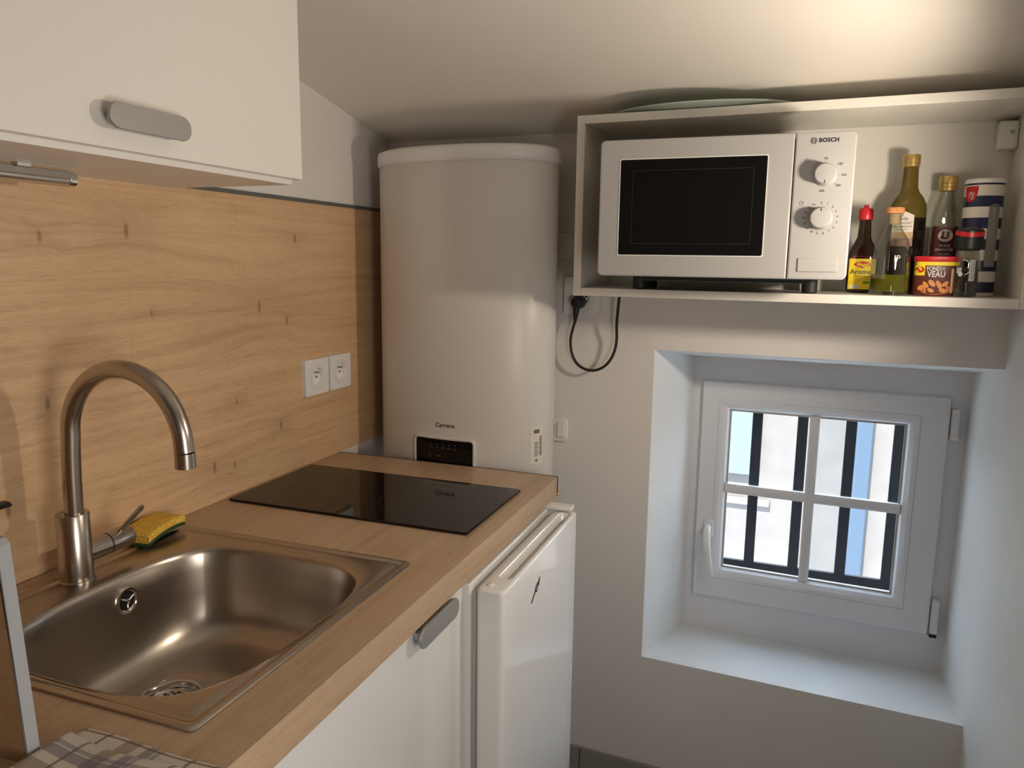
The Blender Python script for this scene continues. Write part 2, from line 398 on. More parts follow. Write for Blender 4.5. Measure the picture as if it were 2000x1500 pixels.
wq([(u1, 0, zt), (u1, 0, zb_), (u1i, D, zbi), (u1i, D, zti)]); wq([(u0, 0, zb_), (u0i, D, zbi), (u1i, D, zbi), (u1, 0, zb_)])
m.build('window_reveal', M['reveal'], wb)
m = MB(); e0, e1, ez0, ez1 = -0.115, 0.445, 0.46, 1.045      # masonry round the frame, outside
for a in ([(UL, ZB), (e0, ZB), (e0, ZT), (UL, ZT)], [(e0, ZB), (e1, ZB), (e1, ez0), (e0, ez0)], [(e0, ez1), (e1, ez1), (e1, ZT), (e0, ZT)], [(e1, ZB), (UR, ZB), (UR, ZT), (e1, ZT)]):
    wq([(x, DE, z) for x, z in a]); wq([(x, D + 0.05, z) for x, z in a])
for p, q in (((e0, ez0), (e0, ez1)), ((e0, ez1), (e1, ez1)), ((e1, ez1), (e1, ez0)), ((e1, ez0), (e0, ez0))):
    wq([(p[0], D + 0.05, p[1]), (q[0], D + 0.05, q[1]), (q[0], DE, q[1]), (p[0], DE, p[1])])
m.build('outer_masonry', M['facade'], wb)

m = MB(); m.box(-0.12, 0.0, -2.6, 0.62, -0.2, 2.7); o = st(m.build('wall_left', M['wall']))
m = MB(); m.box(RX, RX + 0.12, -2.6, 0.66, -0.2, 2.7); o = st(m.build('wall_right', M['reveal']))
m = MB(); m.box(-0.12, RX + 0.12, -2.72, -2.6, -0.2, 2.7); o = st(m.build('wall_front', plain('dim_room_colour', (0.22, 0.20, 0.18), 0.7)))  # unseen wall coloured dark to stand in for the dim room behind
m = MB(); m.box(-0.12, RX + 0.12, -2.72, 0.62, FL - 0.1, FL); o = st(m.build('floor', M['floor']))
m = MB()
cp = [(-0.12, -2.72), (RX + 0.12, -2.72), (RX + 0.12, 0.62), (-0.12, 0.62)]
m.hexa([(x, y, ceil_z(x, y)) for x, y in cp] + [(x, y, ceil_z(x, y) + 0.12) for x, y in cp]); st(m.build('ceiling', M['ceiling']))
# tiled skirting along the window wall
bb = thing('baseboard_back', bwloc(0, 0, FL), None, None, rz=TH, kind='structure')
m = MB(); x = -0.99
for w_ in (0.30, 0.30, 0.30, 0.30, 0.32):
    m.box(x + 0.0015, x + w_ - 0.0015, -0.010, 0.0, 0.0, 0.0605); x += w_
    if x > 0.5: break
# joints fall where the photo shows one, about 0.37 m left of the reference line
for i, v in enumerate(m.v): m.v[i] = (v[0] - 0.0, v[1], v[2])
m.build('tile_strip', M['tile'], bb, bevel=0.0015)

# window
wn = thing('window_1', bwloc(0.165, 0.29, 0.43), None, None, rz=TH, kind='structure')
def wl(u, v, z): return (u - 0.165, v - 0.29, z - 0.43)
def ring_frame(name, mat, outs, parent=wn, bevel=0.0):
    """outs: list of (u0,u1,z0,z1,v,r) rectangles joined one after another"""
    m = MB(); rings = []
    for (a, b, c, d, v, r) in outs:
        P = rrect((a + b) / 2, (c + d) / 2, b - a, d - c, r, 3, 2); rings.append([wl(p[0], v, p[1]) for p in P])
    m.loft(rings, False, False); return m.build(name, mat, parent, smooth=True, bevel=bevel, angle=25)
sa, sb, sc_, sd = -0.1455, 0.4745, 0.4323, 1.0741
ga, gb, gc, gd = -0.0684, 0.3800, 0.5230, 0.9925
VS = 0.2795
ring_frame('window_frame', M['pvc'], [(u0i - .03, u1i + .03, zbi - .03, zti + .03, .36, .002), (u0i - .03, u1i + .03, zbi - .03, zti + .03, .296, .002), (sa + .03, sb - .03, sc_ + .03, sd - .03, .296, .002), (sa + .03, sb - .03, sc_ + .03, sd - .03, .36, .002)])
sash = ring_frame('sash', M['pvc'], [(sa, sb, sc_, sd, .33, .003), (sa, sb, sc_, sd, VS + .004, .003), (sa + .003, sb - .003, sc_ + .003, sd - .003, VS, .003),
    (ga - .031, gb + .031, gc - .031, gd + .031, VS, .004), (ga - .030, gb + .030, gc - .030, gd + .030, VS + .002, .004), (ga - .028, gb + .028, gc - .028, gd + .028, VS - .0005, .004),
    (ga - .018, gb + .018, gc - .018, gd + .018, VS + .001, .004), (ga - .006, gb + .006, gc - .006, gd + .006, VS + .010, .004), (ga, gb, gc, gd, VS + .022, .003), (ga, gb, gc, gd, .32, .003)])
ring_frame('glazing_seal', M['gasket'], [(ga - .001, gb + .001, gc - .001, gd + .001, VS + .0205, .002), (ga + .004, gb - .004, gc + .004, gd - .004, VS + .0205, .002), (ga + .004, gb - .004, gc + .004, gd - .004, VS + .026, .002)])
m = MB(); m.box(*[0, 0, 0, 0, 0, 0][:0] or (ga - .165 - .005, gb - .165 + .005, VS + .025 - .29, VS + .029 - .29, gc - .43 - .005, gd - .43 + .005)); m.build('pane', M['pane'], wn)
m = MB(); cu, cz_ = 0.1565, 0.7635
def bar(a, b, c, d):      # slightly rounded glazing bar
    vert = (d - c) > (b - a)
    for s_ in (0,):
        if vert:
            h = (b - a) / 2; cx = (a + b) / 2
            prof = [(-h, .024), (-h, .014), (-h * .55, .010), (h * .55, .010), (h, .014), (h, .024)]
            m.loft([[wl(cx + p[0], VS + p[1], z) for p in prof] for z in (c, d)])
        else:
            h = (d - c) / 2; cx = (c + d) / 2
            prof = [(-h, .024), (-h, .014), (-h * .55, .010), (h * .55, .010), (h, .014), (h, .024)]
            m.loft([[wl(u, VS + p[1] + .0003, cx + p[0]) for p in prof] for u in (a, b)])
bar(cu - .0130, cu + .0130, gc - .002, gd + .002); bar(ga - .002, gb + .002, cz_ - .0135, cz_ + .0135)
m.build('glazing_bar', M['pvc'], wn, smooth=True)
# handle of the sash
hd = MB(); hc = (-0.1085, 0.640)
hd.loft([[wl(p[0], VS - .001, p[1]) for p in rrect(hc[0], hc[1], .030, .062, .0145)], [wl(p[0], VS - .010, p[1]) for p in rrect(hc[0], hc[1], .027, .058, .013)]])
h_o = hd.build('window_handle', M['pvc'], wn, smooth=True, bevel=.002)
hd = MB(); hd.tube([wl(hc[0], VS - .009, .648), wl(hc[0], VS - .030, .646), wl(hc[0] + .001, VS - .040, .628), wl(hc[0] + .006, VS - .043, .590), wl(hc[0] + .013, VS - .042, .545), wl(hc[0] + .019, VS - .038, .515), wl(hc[0] + .022, VS - .034, .505)],
   [.009, .010, .0105, .0095, .0085, .0065, .003], 14); hd.build('lever', M['gloss_white'], h_o, smooth=True).location = (0, 0, 0)
for zc, hh in ((1.005, .040), (.487, .046)):
    m = MB(); m.loft([[wl(p[0], VS + dv, p[1]) for p in rrect(sb + .011, zc, .018, hh * 2, .004)] for dv in (-.008, .016)])
    ho = m.build('window_hinge', M['plastic_white'], wn, smooth=True, bevel=.0015)
    m = MB(); m.loft([[wl(p[0], VS - .009, p[1]) for p in rrect(sb + .011, zc, .013, hh * 1.45, .002)], [wl(p[0], VS - .0105, p[1]) for p in rrect(sb + .011, zc, .012, hh * 1.42, .002)]])
    m.build('hinge_cover', M['pvc'], ho, smooth=True)
m = MB(); m.box(*(lambda a, b: (a[0], b[0], a[1], b[1], a[2], b[2]))(wl(sb + .003, VS - .004, .430), wl(sb + .020, VS + .01, .441))); m.build('hinge_gap', M['black'], wn)

# iron bars outside the pane
gr = thing('window_grille', (1.2, 0.665, 0.40), 'black iron security grille of flat vertical bars outside the small window', 'window grille')
for X in (1.0185, 1.1445, 1.2745, 1.3990):
    m = MB(); m.box(X - .0145 - 1.2, X + .0145 - 1.2, -.004, .004, 0.09, .85); m.build('bar', M['matte_black'], gr, bevel=.001)
m = MB(); m.box(-.32, .30, -.006, .006, .075, .103); m.build('rail', M['matte_black'], gr, bevel=.001)
m = MB(); m.box(-.32, .30, -.006, .006, .80, .83); m.build('rail', M['matte_black'], gr, bevel=.001)

# opposite building and street
bl = thing('facade', (1.2, 3.2, -3.0), 'sunlit cream house front across the street seen through the window', 'building')
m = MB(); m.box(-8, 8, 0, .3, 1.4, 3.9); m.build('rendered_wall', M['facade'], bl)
m = MB(); m.box(-8, 8, -.01, .3, 3.9, 7.0); m.build('upper_storey', M['bounce_white'], bl)
m = MB(); m.box(-8, 8, -.01, .3, 0, 1.4); m.build('ground_storey', M['bounce_white'], bl)
m = MB(); m.box(1.275 - 1.2, 1.447 - 1.2, -.05, 0.0, 0, 3.9); m.build('stone_pilaster', M['pillar'], bl)
m = MB(); m.box(-2, 1.03 - 1.2, -.03, 0, 2.905, 2.945); m.build('window_ledge', plain('ledge_stone', (0.24, 0.20, 0.17), 0.9), bl, bevel=.005)
m = MB(); m.box(-1.9, .945 - 1.2, -.05, 0, 3.105, 3.88); m.build('shutter', M['shutter'], bl, bevel=.004)
m = MB(); m.box(1.488 - 1.2, 1.577 - 1.2, -.06, 0, 0.2, 3.9); m.build('drainpipe', M['pipe'], bl, bevel=.012)
m = MB(); m.box(-9, 9, .75, 3.6, -3.1, -3.0); o = m.build('street', M['bounce_white']); tag(o, kind='structure')

# ------------------------------------------------------------------ worktop and backsplash
m = MB(); CTOP = 0.9; TK = 0.047
ct = thing('worktop', (0.0, -0.8, CTOP - TK), 'oak-look laminate kitchen worktop holding the sink and the black hob', 'worktop')
outer = rrect(0.302, 0.0, 0.596, 1.6 * 1.0, .001, 6, 4)
def sinkxy(a, b, n=3.5, cx=.319, cy=-.859):
    """superellipse sampled at the polar angles of the sink rim"""
    out = []
    for p in RIM:
        t = atan2((p[1] + .8475) / .2505, (p[0] - .2895) / .2395); c, s_ = cos(t), sin(t)
        r = (abs(c) ** n + abs(s_) ** n) ** (-1 / n); out.append((cx + a * r * c, cy + b * r * s_))
    return out
RIM = rrect(.2895, -.8475, .479, .501, .008, 4, 16)
def RO(x0, x1, y0, y1):
    P = rrect(0, 0, 2, 2, .001, 4, 16); return [((x0 + x1) / 2 + p[0] * (x1 - x0) / 2, (y0 + y1) / 2 + p[1] * (y1 - y0) / 2) for p in P]
o_ = RO(.004, .600, -1.60, 0.0); hN = sinkxy(.195, .223)
L = lambda P, z: [(p[0], p[1] + .8, z - (CTOP - TK)) for p in P]
m.loft([L(o_, CTOP), L(hN, CTOP), L(hN, CTOP - TK), L(o_, CTOP - TK)], loop=True)
m.build('slab', M['oak_top'], ct)
m = MB(); m.box(.004, .6015, .8, .8020, .0, TK + .0006); m.build('end_edging', M['black'], ct)

bs = thing('backsplash', (0.004, -0.0, CTOP), 'oak-look backsplash panel on the left wall behind the sink and tap', 'backsplash')
m = MB(); m.box(-.0035, 0.0, -1.7, .268, 0.0005, .630); m.build('panel', M['oak_splash'], bs)
m = MB(); m.box(-.0035, .004, -1.7, .268, .630, .6385); m.build('top_trim', M['trimgrey'], bs, bevel=.0008)

# ------------------------------------------------------------------ upper cabinet
uc = thing('wall_cabinet', (0.002, -0.5234, 1.527), 'white wall cabinet with a grey pill-shaped handle above the sink', 'cabinet')
m = MB(); x1 = .263
m.box(0, x1, -.90, -.006, 0, .016); m.box(0, x1, -.022, -.006, .0163, .36); m.box(0, x1, -.90, -.884, .0163, .36); m.box(0, x1, -.8838, -.0222, .344, .36); m.box(0, .004, -.8838, -.0222, .0163, .3438)
m.build('carcass', M['melamine'], uc, bevel=.0008)
m = MB(); m.box(x1 + .002, .281, -.90, 0, .0085, .44); dr = m.build('door', M['melamine'], uc, bevel=.0012)
def pill_handle(parent, c, L_, H, p=.022, tilt=0):
    """satin grey pill-shaped pull standing off a door that faces +X; c is the centre on the door face"""
    m = MB(); n = 24
    rings = []
    for (q, k) in ((p * .45, .62), (p * .62, .93), (p * .85, 1.0), (p, .975)):
        rings.append(yz(rrect(c[1], c[2], L_ * (k if k > .9 else .86), H * (k if k > .9 else .8), H * (k if k > .9 else .8) / 2 - .0002, 8, 4), c[0] + q))
    m.loft(rings); h = m.build('handle', M['handlegrey'], parent, smooth=True, bevel=.0012, angle=12)
    m = MB(); m.loft([yz(rrect(c[1], c[2], L_ * .8, H * .55, H * .27, 8, 4), c[0] - .0005), yz(rrect(c[1], c[2], L_ * .8, H * .55, H * .27, 8, 4), c[0] + p * .5)])
    m.build('handle_foot', M['alu'], h, smooth=True); return h
pill_handle(dr, (.281, -.8744 + .5234, 1.5735 - 1.527), .138, .0325)
for y, xx in ((-.035, .238), (-.045, .075)):
    m = MB(); m.lathe([(.0055, -.0004), (.0055, .0006)], (xx, y, 0), 16); m.build('screw_cap', M['gasket'], uc)
# tube light under it
tl = thing('under_cabinet_light', (.088, -.815, 1.512), 'thin aluminium tube light fixed under the white wall cabinet', 'light')
m = MB(); m.lathe([(.0105, -.012), (.0115, -.014), (.0115, -.50)], (0, 0, 0), 24, 'Y'); m.build('tube', M['tube'], tl, smooth=True)
m = MB(); m.lathe([(.0085, .001), (.0115, -.001), (.0118, -.012)], (0, 0, 0), 24, 'Y'); m.build('end_cap', M['tube'], tl, smooth=True)
for y in (-.08, -.42):
    m = MB(); m.box(-.006, .006, y - .01, y + .01, .010, .0148); m.build('clip', M['alu'], tl)

# ------------------------------------------------------------------ base cabinet and fridge
bc = thing('base_cabinet', (0.01, -0.5185, FL), 'white base cabinet under the sink with a grey pill-shaped handle', 'cabinet')
HB = CTOP - TK - FL - .003
m = MB(); m.box(0, .56, -.018, 0, .08, HB); m.box(0, .56, -.78, -.762, .08, HB); m.box(0, .56, -.7618, -.0182, .08, .098); m.box(0, .004, -.7618, -.0182, .0985, HB); m.box(.05, .52, -.76, -.02, 0, .0798)
m.build('carcass', M['melamine'], bc, bevel=.0008)
m = MB(); m.box(.562, .575, -.78, -.0005, .083, HB - .004); dr2 = m.build('door', M['gloss_white'], bc, bevel=.0012)
pill_handle(dr2, (.575, -.648 + .5185, .8335 - FL), .142, .034)

fr = thing('fridge', (0.06, -0.29, FL), 'white under-counter fridge with a recessed top grip, right end of worktop', 'fridge')
def F_(X, Y, z): return (X - .06, Y + .29, z - FL)
ZF = .838
y0, y1 = -.5165, -.050
m = MB()
m.loft([[F_(p[0], p[1], z) for p in rrect((.06 + .599) / 2, (y0 + y1) / 2, .599 - .06, y1 - y0, .004, 3, 2)] for z in (FL + .03, ZF + .004)])
m.build('body', M['gloss_white'], fr, smooth=True, bevel=.003)
m = MB(); m.loft([[F_(x, *q) for q in rrect((y0 + y1) / 2, (ZF + FL + .05) / 2, y1 - y0 - .016, ZF - FL - .07, .01, 3, 2)] for x in (.5995, .6105)])
m.build('door_seal', M['gasket'], fr, smooth=True)
DX0, DX1 = .611, .664
m = MB()
def dring(x0, x1, ya, yb, z, r): return [F_(p[0], p[1], z) for p in rrect((x0 + x1) / 2, (ya + yb) / 2, x1 - x0, yb - ya, r, 6, 8)]
def drb(x0, x1, ya, yb, z, r):   # front outline bows outward a little along the grip
    P = dring(x0, x1, ya, yb, z, r); return P
yd0, yd1 = y0 - .002, y1 + .002
m.loft([dring(DX0, DX1, yd0, yd1, FL + .05, .010), dring(DX0, DX1, yd0, yd1, ZF - .006, .010), dring(DX0 + .002, DX1 - .002, yd0 + .002, yd1 - .002, ZF - .001, .009), dring(DX0 + .005, DX1 - .005, yd0 + .005, yd1 - .005, ZF, .008),
        dring(DX0 + .018, DX1 - .007, yd0 + .055, yd1 - .018, ZF, .012), dring(DX0 + .020, DX1 - .009, yd0 + .057, yd1 - .020, ZF - .003, .011), dring(DX0 + .023, DX1 - .010, yd0 + .068, yd1 - .030, ZF - .022, .010)])
fd = m.build('door', M['gloss_white'], fr, smooth=True, angle=50)
m = MB(); m.lathe([(.0065, 0), (.0065, .0022), (.005, .003)], F_(DX0 + .020, yd0 + .022, ZF - .0002), 20); m.build('screw_cap', M['plastic_white'], fd, smooth=True)
m = MB(); fn = lambda a, b: F_(DX1 + .0006, -.343 + a * 1.25, .772 + b)
# small slanted emblem on the door
put_ring(m, .004, .002, .0075, .0022, fn, 20); put_poly(m, [(-.024, -.016), (-.020, -.019), (.018, .012), (.014, .015)], fn); put_poly(m, [(-.006, -.001), (-.003, -.004), (.004, -.008), (.002, -.003)], fn); put_poly(m, [(.010, .004), (.016, .018), (.020, .016), (.014, .002)], fn)
m.build('emblem', M['ink'], fd)
m = MB(); m.loft([[F_(p[0], p[1], z) for p in rrect(.616, y1 - .008, .080, .028, .003, 3, 2)] for z in (ZF + .0045, ZF + .014)]); m.build('hinge_cover', M['plastic_white'], fr, smooth=True, bevel=.002)
# brass screw of the worktop end
m = MB(); m.lathe([(.004, 0), (.004, .012), (.0025, .014)], (.590, .803, .0042), 14, 'X'); m.build('fixing_screw', M['gold'], ct, smooth=True)

# ------------------------------------------------------------------ hob
hb_ = thing('hob', (.291, -.295, CTOP), 'black two-zone ceramic glass hob set in the worktop', 'hob')
m = MB(); P = lambda d, z: xy(rrect(0, 0, .541 - d, .296 - d, .004, 4, 2), z)
m.loft([P(.006, .0003), P(0, .002), P(0, .005), P(.003, .006)]); m.build('glass', M['hob'], hb_, smooth=True, angle=8)
m = MB(); fz = lambda a, b: (a, b, .00615)
put_ring(m, -.145, .0, .083, .0012, fz, 64); put_ring(m, .12, .005, .105, .0012, fz, 72)
m.build('zone_ring', M['hobring'], hb_)
m = MB()
for k in range(6): put_ring(m, .06 + k * .028, -.132, .005, .0007, fz, 16)
m.build('touch_symbol', M['hobring'], hb_)

# ------------------------------------------------------------------ sink
sk = thing('sink', (.2895, -.8475, CTOP), 'brushed stainless steel inset sink with one deep rounded bowl', 'sink')
S = lambda P, z: [(p[0] - .2895, p[1] + .8475, z) for p in P]
def rim(d, r=.008): return rrect(.2895, -.8475, .479 - 2 * d, .501 - 2 * d, max(.003, r), 4, 16)
m = MB()
mixr = lambda A, B, t: [(a[0] + (b[0] - a[0]) * t, a[1] + (b[1] - a[1]) * t) for a, b in zip(A, B)]
def clampx(P): return P
rings = [S(rim(.001), .0003), S(rim(0), .0022), S(rim(.002), .0042), S(rim(.006), .0048), S(rim(.0105, .008), .0044), S(rim(.0125, .008), .0026), S(rim(.018, .01), .0024), S(rim(.0205, .012), .0036)]
last = rim(.0205, .012)
b0 = sinkxy(.186, .214)
bowl = sinkxy(.192, .220)
# keep the plateau ring outside the bowl edge
rings += [S(mixr(last, bowl, .5), .0040), S(bowl, .0040), S(sinkxy(.188, .216), .0030), S(b0, .0)]
for k, (s_, z, n) in enumerate([(.990, -.006, 3.5), (.975, -.03, 3.5), (.955, -.07, 3.4), (.930, -.10, 3.3), (.895, -.121, 3.2), (.84, -.137, 3.1), (.76, -.147, 3.0), (.64, -.152, 2.8), (.45, -.1545, 2.5)]):
    rings.append(S(sinkxy(.186 * s_, .214 * s_, n, .319 - (.02 * max(0, (.9 - s_)) * 3), -.859), z))
DC = (.254, -.856)
rings.append(S(sinkxy(.050, .050, 2, DC[0], DC[1]), -.1565)); rings.append(S(sinkxy(.046, .046, 2, DC[0], DC[1]), -.1600)); rings.append(S(sinkxy(.046, .046, 2, DC[0], DC[1]), -.175))
m.loft(rings, False, True); basin = m.build('basin', M['steel'], sk, smooth=True, angle=60)
m = MB(); m.lathe([(.0475, -.1568), (.046, -.1535), (.041, -.1530), (.0385, -.156), (.0365, -.168), (.031, -.1685), (.026, -.163), (.014, -.1585), (.001, -.158)], (DC[0] - .2895, DC[1] + .8475, 0), 48, cap0=False); dn = m.build('drain', M['chrome'], sk, smooth=True)
m = MB()
for k in range(14):
    a = 2 * PI * k / 14; m.lathe([(.0026, -.1620), (.0026, -.1605)], (DC[0] - .2895 + .022 * cos(a), DC[1] + .8475 + .022 * sin(a), 0), 10)
for k in range(7):
    a = 2 * PI * k / 7; m.lathe([(.0022, -.1580), (.0022, -.1572)], (DC[0] - .2895 + .011 * cos(a), DC[1] + .8475 + .011 * sin(a), 0), 10)
m.build('drain_hole', M['black'], dn)
OC = (.1405 - .2895, -.820 + .8475, -.036)
m = MB(); m.lathe([(.0200, -.006), (.0215, .0010), (.0208, .0026), (.0170, .0030), (.0150, .0016), (.0130, -.002)], OC, 36, 'X', cap0=True, cap1=True); ov = m.build('overflow', M['chrome'], sk, smooth=True)
m = MB(); m.lathe([(.0132, -.0005), (.0131, .0012)], OC, 30, 'X'); m.build('overflow_opening', M['black'], ov)
m = MB()
for k in range(3):
    a = 2 * PI * k / 3 + .5; c_, s_ = cos(a), sin(a)
    m.tube([(OC[0] + .002, OC[1], OC[2]), (OC[0] + .002, OC[1] + .0132 * c_, OC[2] + .0132 * s_)], .0016, 8)
m.lathe([(.004, 0.0), (.004, .004), (.002, .005)], OC, 16, 'X'); m.build('overflow_grid', M['chrome'], ov, smooth=True)

# ------------------------------------------------------------------ tap
tp = thing('kitchen_tap', (.0849, -.8583, CTOP + .0042), 'brushed nickel swan-neck mixer tap on the rear ledge of the sink', 'tap')
m = MB(); m.lathe([(.0255, 0), (.0255, .004), (.0240, .005), (.0235, .108), (.0225, .1095), (.0145, .1100), (.0145, .1092)], (0, 0, 0), 48); m.build('body', M['faucet'], tp, smooth=True)
m = MB(); R_ = .107; xc = .1185 - .0015; zc_ = .232
pts = [(0.0095 * 0 + .004, 0, .109), (.005, 0, .16), (.0075, 0, .205)] + [(xc - R_ * cos(a), 0, zc_ + R_ * sin(a) * .99) for a in [PI * k / 26 for k in range(0, 27)]] + [(xc + R_ + .001, 0, zc_ - .006)]
m.tube(pts, .0135, 28); sp_ = m.build('spout', M['faucet'], tp, smooth=True)
m = MB(); m.lathe([(.0140, -.0215), (.0140, 0)], (xc + R_ + .001, 0, zc_ - .006), 28); m.build('aerator', M['faucet'], tp, smooth=True)
m = MB(); m.lathe([(.0180, .010), (.0180, .054)], (0, 0, .040), 36, 'Y'); m.build('valve_housing', M['faucet'], tp, smooth=True)
m = MB(); m.lathe([(.0172, .054), (.0172, .0565)], (0, 0, .040), 36, 'Y'); m.build('seal_ring', M['rubber'], tp, smooth=True)
m = MB(); m.lathe([(.0180, .0565), (.0180, .098), (.0165, .101), (.004, .102)], (0, 0, .040), 36, 'Y'); lv = m.build('lever_hub', M['faucet'], tp, smooth=True)
m = MB(); m.tube([(.004, .078, .052), (.047, .086, .097), (.050, .0866, .0995)], [.0042, .0042, .0032], 16); m.build('lever', M['faucet'], lv, smooth=True)

# sponge on the ledge
sg = thing('sponge', (.047, -.668, CTOP + .0050), 'yellow kitchen sponge with green scourer resting beside the tap', 'sponge', rz=0.12)
def slab(zlo, zhi, mat, name, parent):
    m = MB(); rings = []
    for k in range(13):
        t = k / 12 * 2 - 1; y = t * .049; arc = .0065 * (1 - t * t) + .003 + .0035 * t
        hw = .030 * (1 - .04 * t * t)
        rings.append([(p[0], y, arc + p[1]) for p in rrect(0, (zlo + zhi) / 2, hw * 2, zhi - zlo, .003, 3, 3)])
    m.loft(rings); return m.build(name, mat, parent, smooth=True)
slab(.0000, .0062, M['scourer'], 'scourer_pad', sg); slab(.0063, .0200, M['sponge'], 'foam', sg)

# unidentified dark bar at the far left and the upright side panel with grey edge
kr = thing('black_bar', (0.0045, -0.945, 1.031), 'small black bar jutting in at the left edge, low on the oak backsplash', 'unidentified')
m = MB(); m.loft([[(x, y - .0, z) for x, z in ((0, .006), (.014, .005), (.018, .001), (.014, -.002), (0, -.002))] for y in (-.18, .040)] ); m.build('bar', M['black'], kr, bevel=.001)

sp2 = thing('side_panel', (.012, -1.185, CTOP + .0003), 'low upright oak-look panel with grey edging at the left end of the worktop', 'panel')
m = MB(); m.hexa([(0, -.012, 0), (.402, -.012, 0), (.402, 0, 0), (0, 0, 0), (0, -.012, .229), (.386, -.012, .229), (.386, 0, .229), (0, 0, .229)]); m.build('board', M['oak_side'], sp2)
m = MB(); rr_ = [(.4022, .0), (.4052, .0), (.3892, .226), (.384, .2315), (0, .2315), (0, .2292), (.3862, .2292)]
m.add([(x, y, z) for y in (-.0125, .0005) for x, z in rr_], [tuple(range(6, -1, -1)), tuple(range(7, 14))] + [(i, (i + 1) % 7, 7 + (i + 1) % 7, 7 + i) for i in range(7)]); m.build('edging', M['edgegrey'], sp2)

# tea towel, folded, lying on the front left of the worktop
tw = thing('tea_towel', (.52, -1.24, CTOP + .0004), 'folded checked tea towel in beige, brown and blue lying before the sink', 'towel')
def cloth(name, x0, x1, y0, y1, zf, th, parent, edge=lambda s: 0):
    nx, ny = 48, 40; vs = []; fs = []; uv = []
    for layer in (0, 1):
        for i in range(nx + 1):
            for j in range(ny + 1):
                s_, t_ = i / nx, j / ny; x = x0 + (x1 - x0) * s_; y = y0 + (y1 - y0) * t_ + edge(s_) * t_
                e = min(1, (1 - t_) * 12, s_ * 14 + .0, (1 - s_) * 14); z = zf(x, y)
                ro = sqrt(max(0, 1 - (1 - max(0, e)) ** 2))
                vs.append((x, y, z + th * (.5 + .5 * ro) if layer == 0 else z + th * (.5 - .5 * ro))); uv.append((s_ * (x1 - x0), t_ * (y1 - y0)))
    n1 = (nx + 1) * (ny + 1); ix = lambda i, j, l: l * n1 + i * (ny + 1) + j
    for l in (0, 1):
        for i in range(nx):
            for j in range(ny): fs.append((ix(i, j, l), ix(i + 1, j, l), ix(i + 1, j + 1, l), ix(i, j + 1, l)))
    for i in range(nx): fs.append((ix(i, 0, 0), ix(i + 1, 0, 0), ix(i + 1, 0, 1), ix(i, 0, 1))); fs.append((ix(i, ny, 0), ix(i + 1, ny, 0), ix(i + 1, ny, 1), ix(i, ny, 1)))
    for j in range(ny): fs.append((ix(0, j, 0), ix(0, j + 1, 0), ix(0, j + 1, 1), ix(0, j, 1))); fs.append((ix(nx, j, 0), ix(nx, j + 1, 0), ix(nx, j + 1, 1), ix(nx, j, 1)))
    m = MB(); m.add(vs, fs); o = m.build(name, M['plaid'], parent, smooth=True, angle=70)
    ul = o.data.uv_layers.new(name='UVMap')
    for lp in o.data.loops: ul.data[lp.index].uv = uv[lp.vertex_index]
    return o
wob = lambda x, y: .0012 * (1 + sin(x * 38 + y * 12)) + .0016 * (1 + sin(y * 30 - x * 20 + 1)) * .5
cloth('under_layer', -.100, .084, -.16, .106, lambda x, y: wob(x, y) * .3, .007, tw, lambda s: .002 * sin(s * 7))
cloth('top_fold', -.100, .084, -.16, .078, lambda x, y: .0075 + wob(x, y) * 1.6, .007, tw, lambda s: .005 * sin(s * 5 + 2.2) + .004 * (1 - s))

# ------------------------------------------------------------------ sockets on the backsplash
def socket_parts(root, fn, w_, h_, depth=.0115):
    """fn(a, b, d): a across, b up, d out of the wall"""
    m = MB(); ring = lambda w2, h2, d, r: [fn(p[0], p[1], d) for p in rrect(0, 0, w2, h2, r, 8, 3)]
    circ = lambda r, d: [fn(r * cos(t), r * sin(t), d) for t in [atan2(p[1] / h_, p[0] / w_) for p in rrect(0, 0, w_, h_, .003, 8, 3)]]
    m.loft([ring(w_, h_, 0, .003), ring(w_, h_, depth - .001, .003), ring(w_ - .002, h_ - .002, depth, .003), circ(.0320, depth), circ(.0312, depth - .0018), circ(.0300, depth - .0018)], True, False)
    m.build('faceplate', M['plastic_white'], root, smooth=True, angle=30)
    m = MB(); m.loft([circ(.0300, depth - .0018), circ(.0295, depth + .0010), circ(.0240, depth + .0010), circ(.0228, depth - .001), circ(.0222, .0012)], False, True); w2 = m.build('well', M['plastic_white'], root, smooth=True, angle=40)
    m = MB()
    for dx in (-.0095, .0095): m.loft([[fn(dx + .0030 * cos(t), -.002 + .0026 * sin(t), d) for t in [2 * PI * k / 12 for k in range(12)]] for d in (.0010, .0018)])
    m.build('contact_hole', M['black'], w2)
    m = MB(); m.loft([[fn(.0024 * cos(t), .0105 + .0024 * sin(t), d) for t in [2 * PI * k / 12 for k in range(12)]] for d in (.001, depth + .003)]); m.build('earth_pin', M['alu'], w2, smooth=True)
    m = MB(); 
for i, (yc, lab) in enumerate(((-.1065, 'white square wall socket on the oak backsplash, left of the pair, nearer the tap'), (-.0035, 'white square wall socket on the oak backsplash, right of the pair, nearer the water heater'))):
    r_ = thing('wall_socket', (.0042, yc, 1.1155), lab, 'socket', 'sockets on the backsplash')
    socket_parts(r_, lambda a, b, d: (d, a, b), .095 if i == 0 else .093, .088)

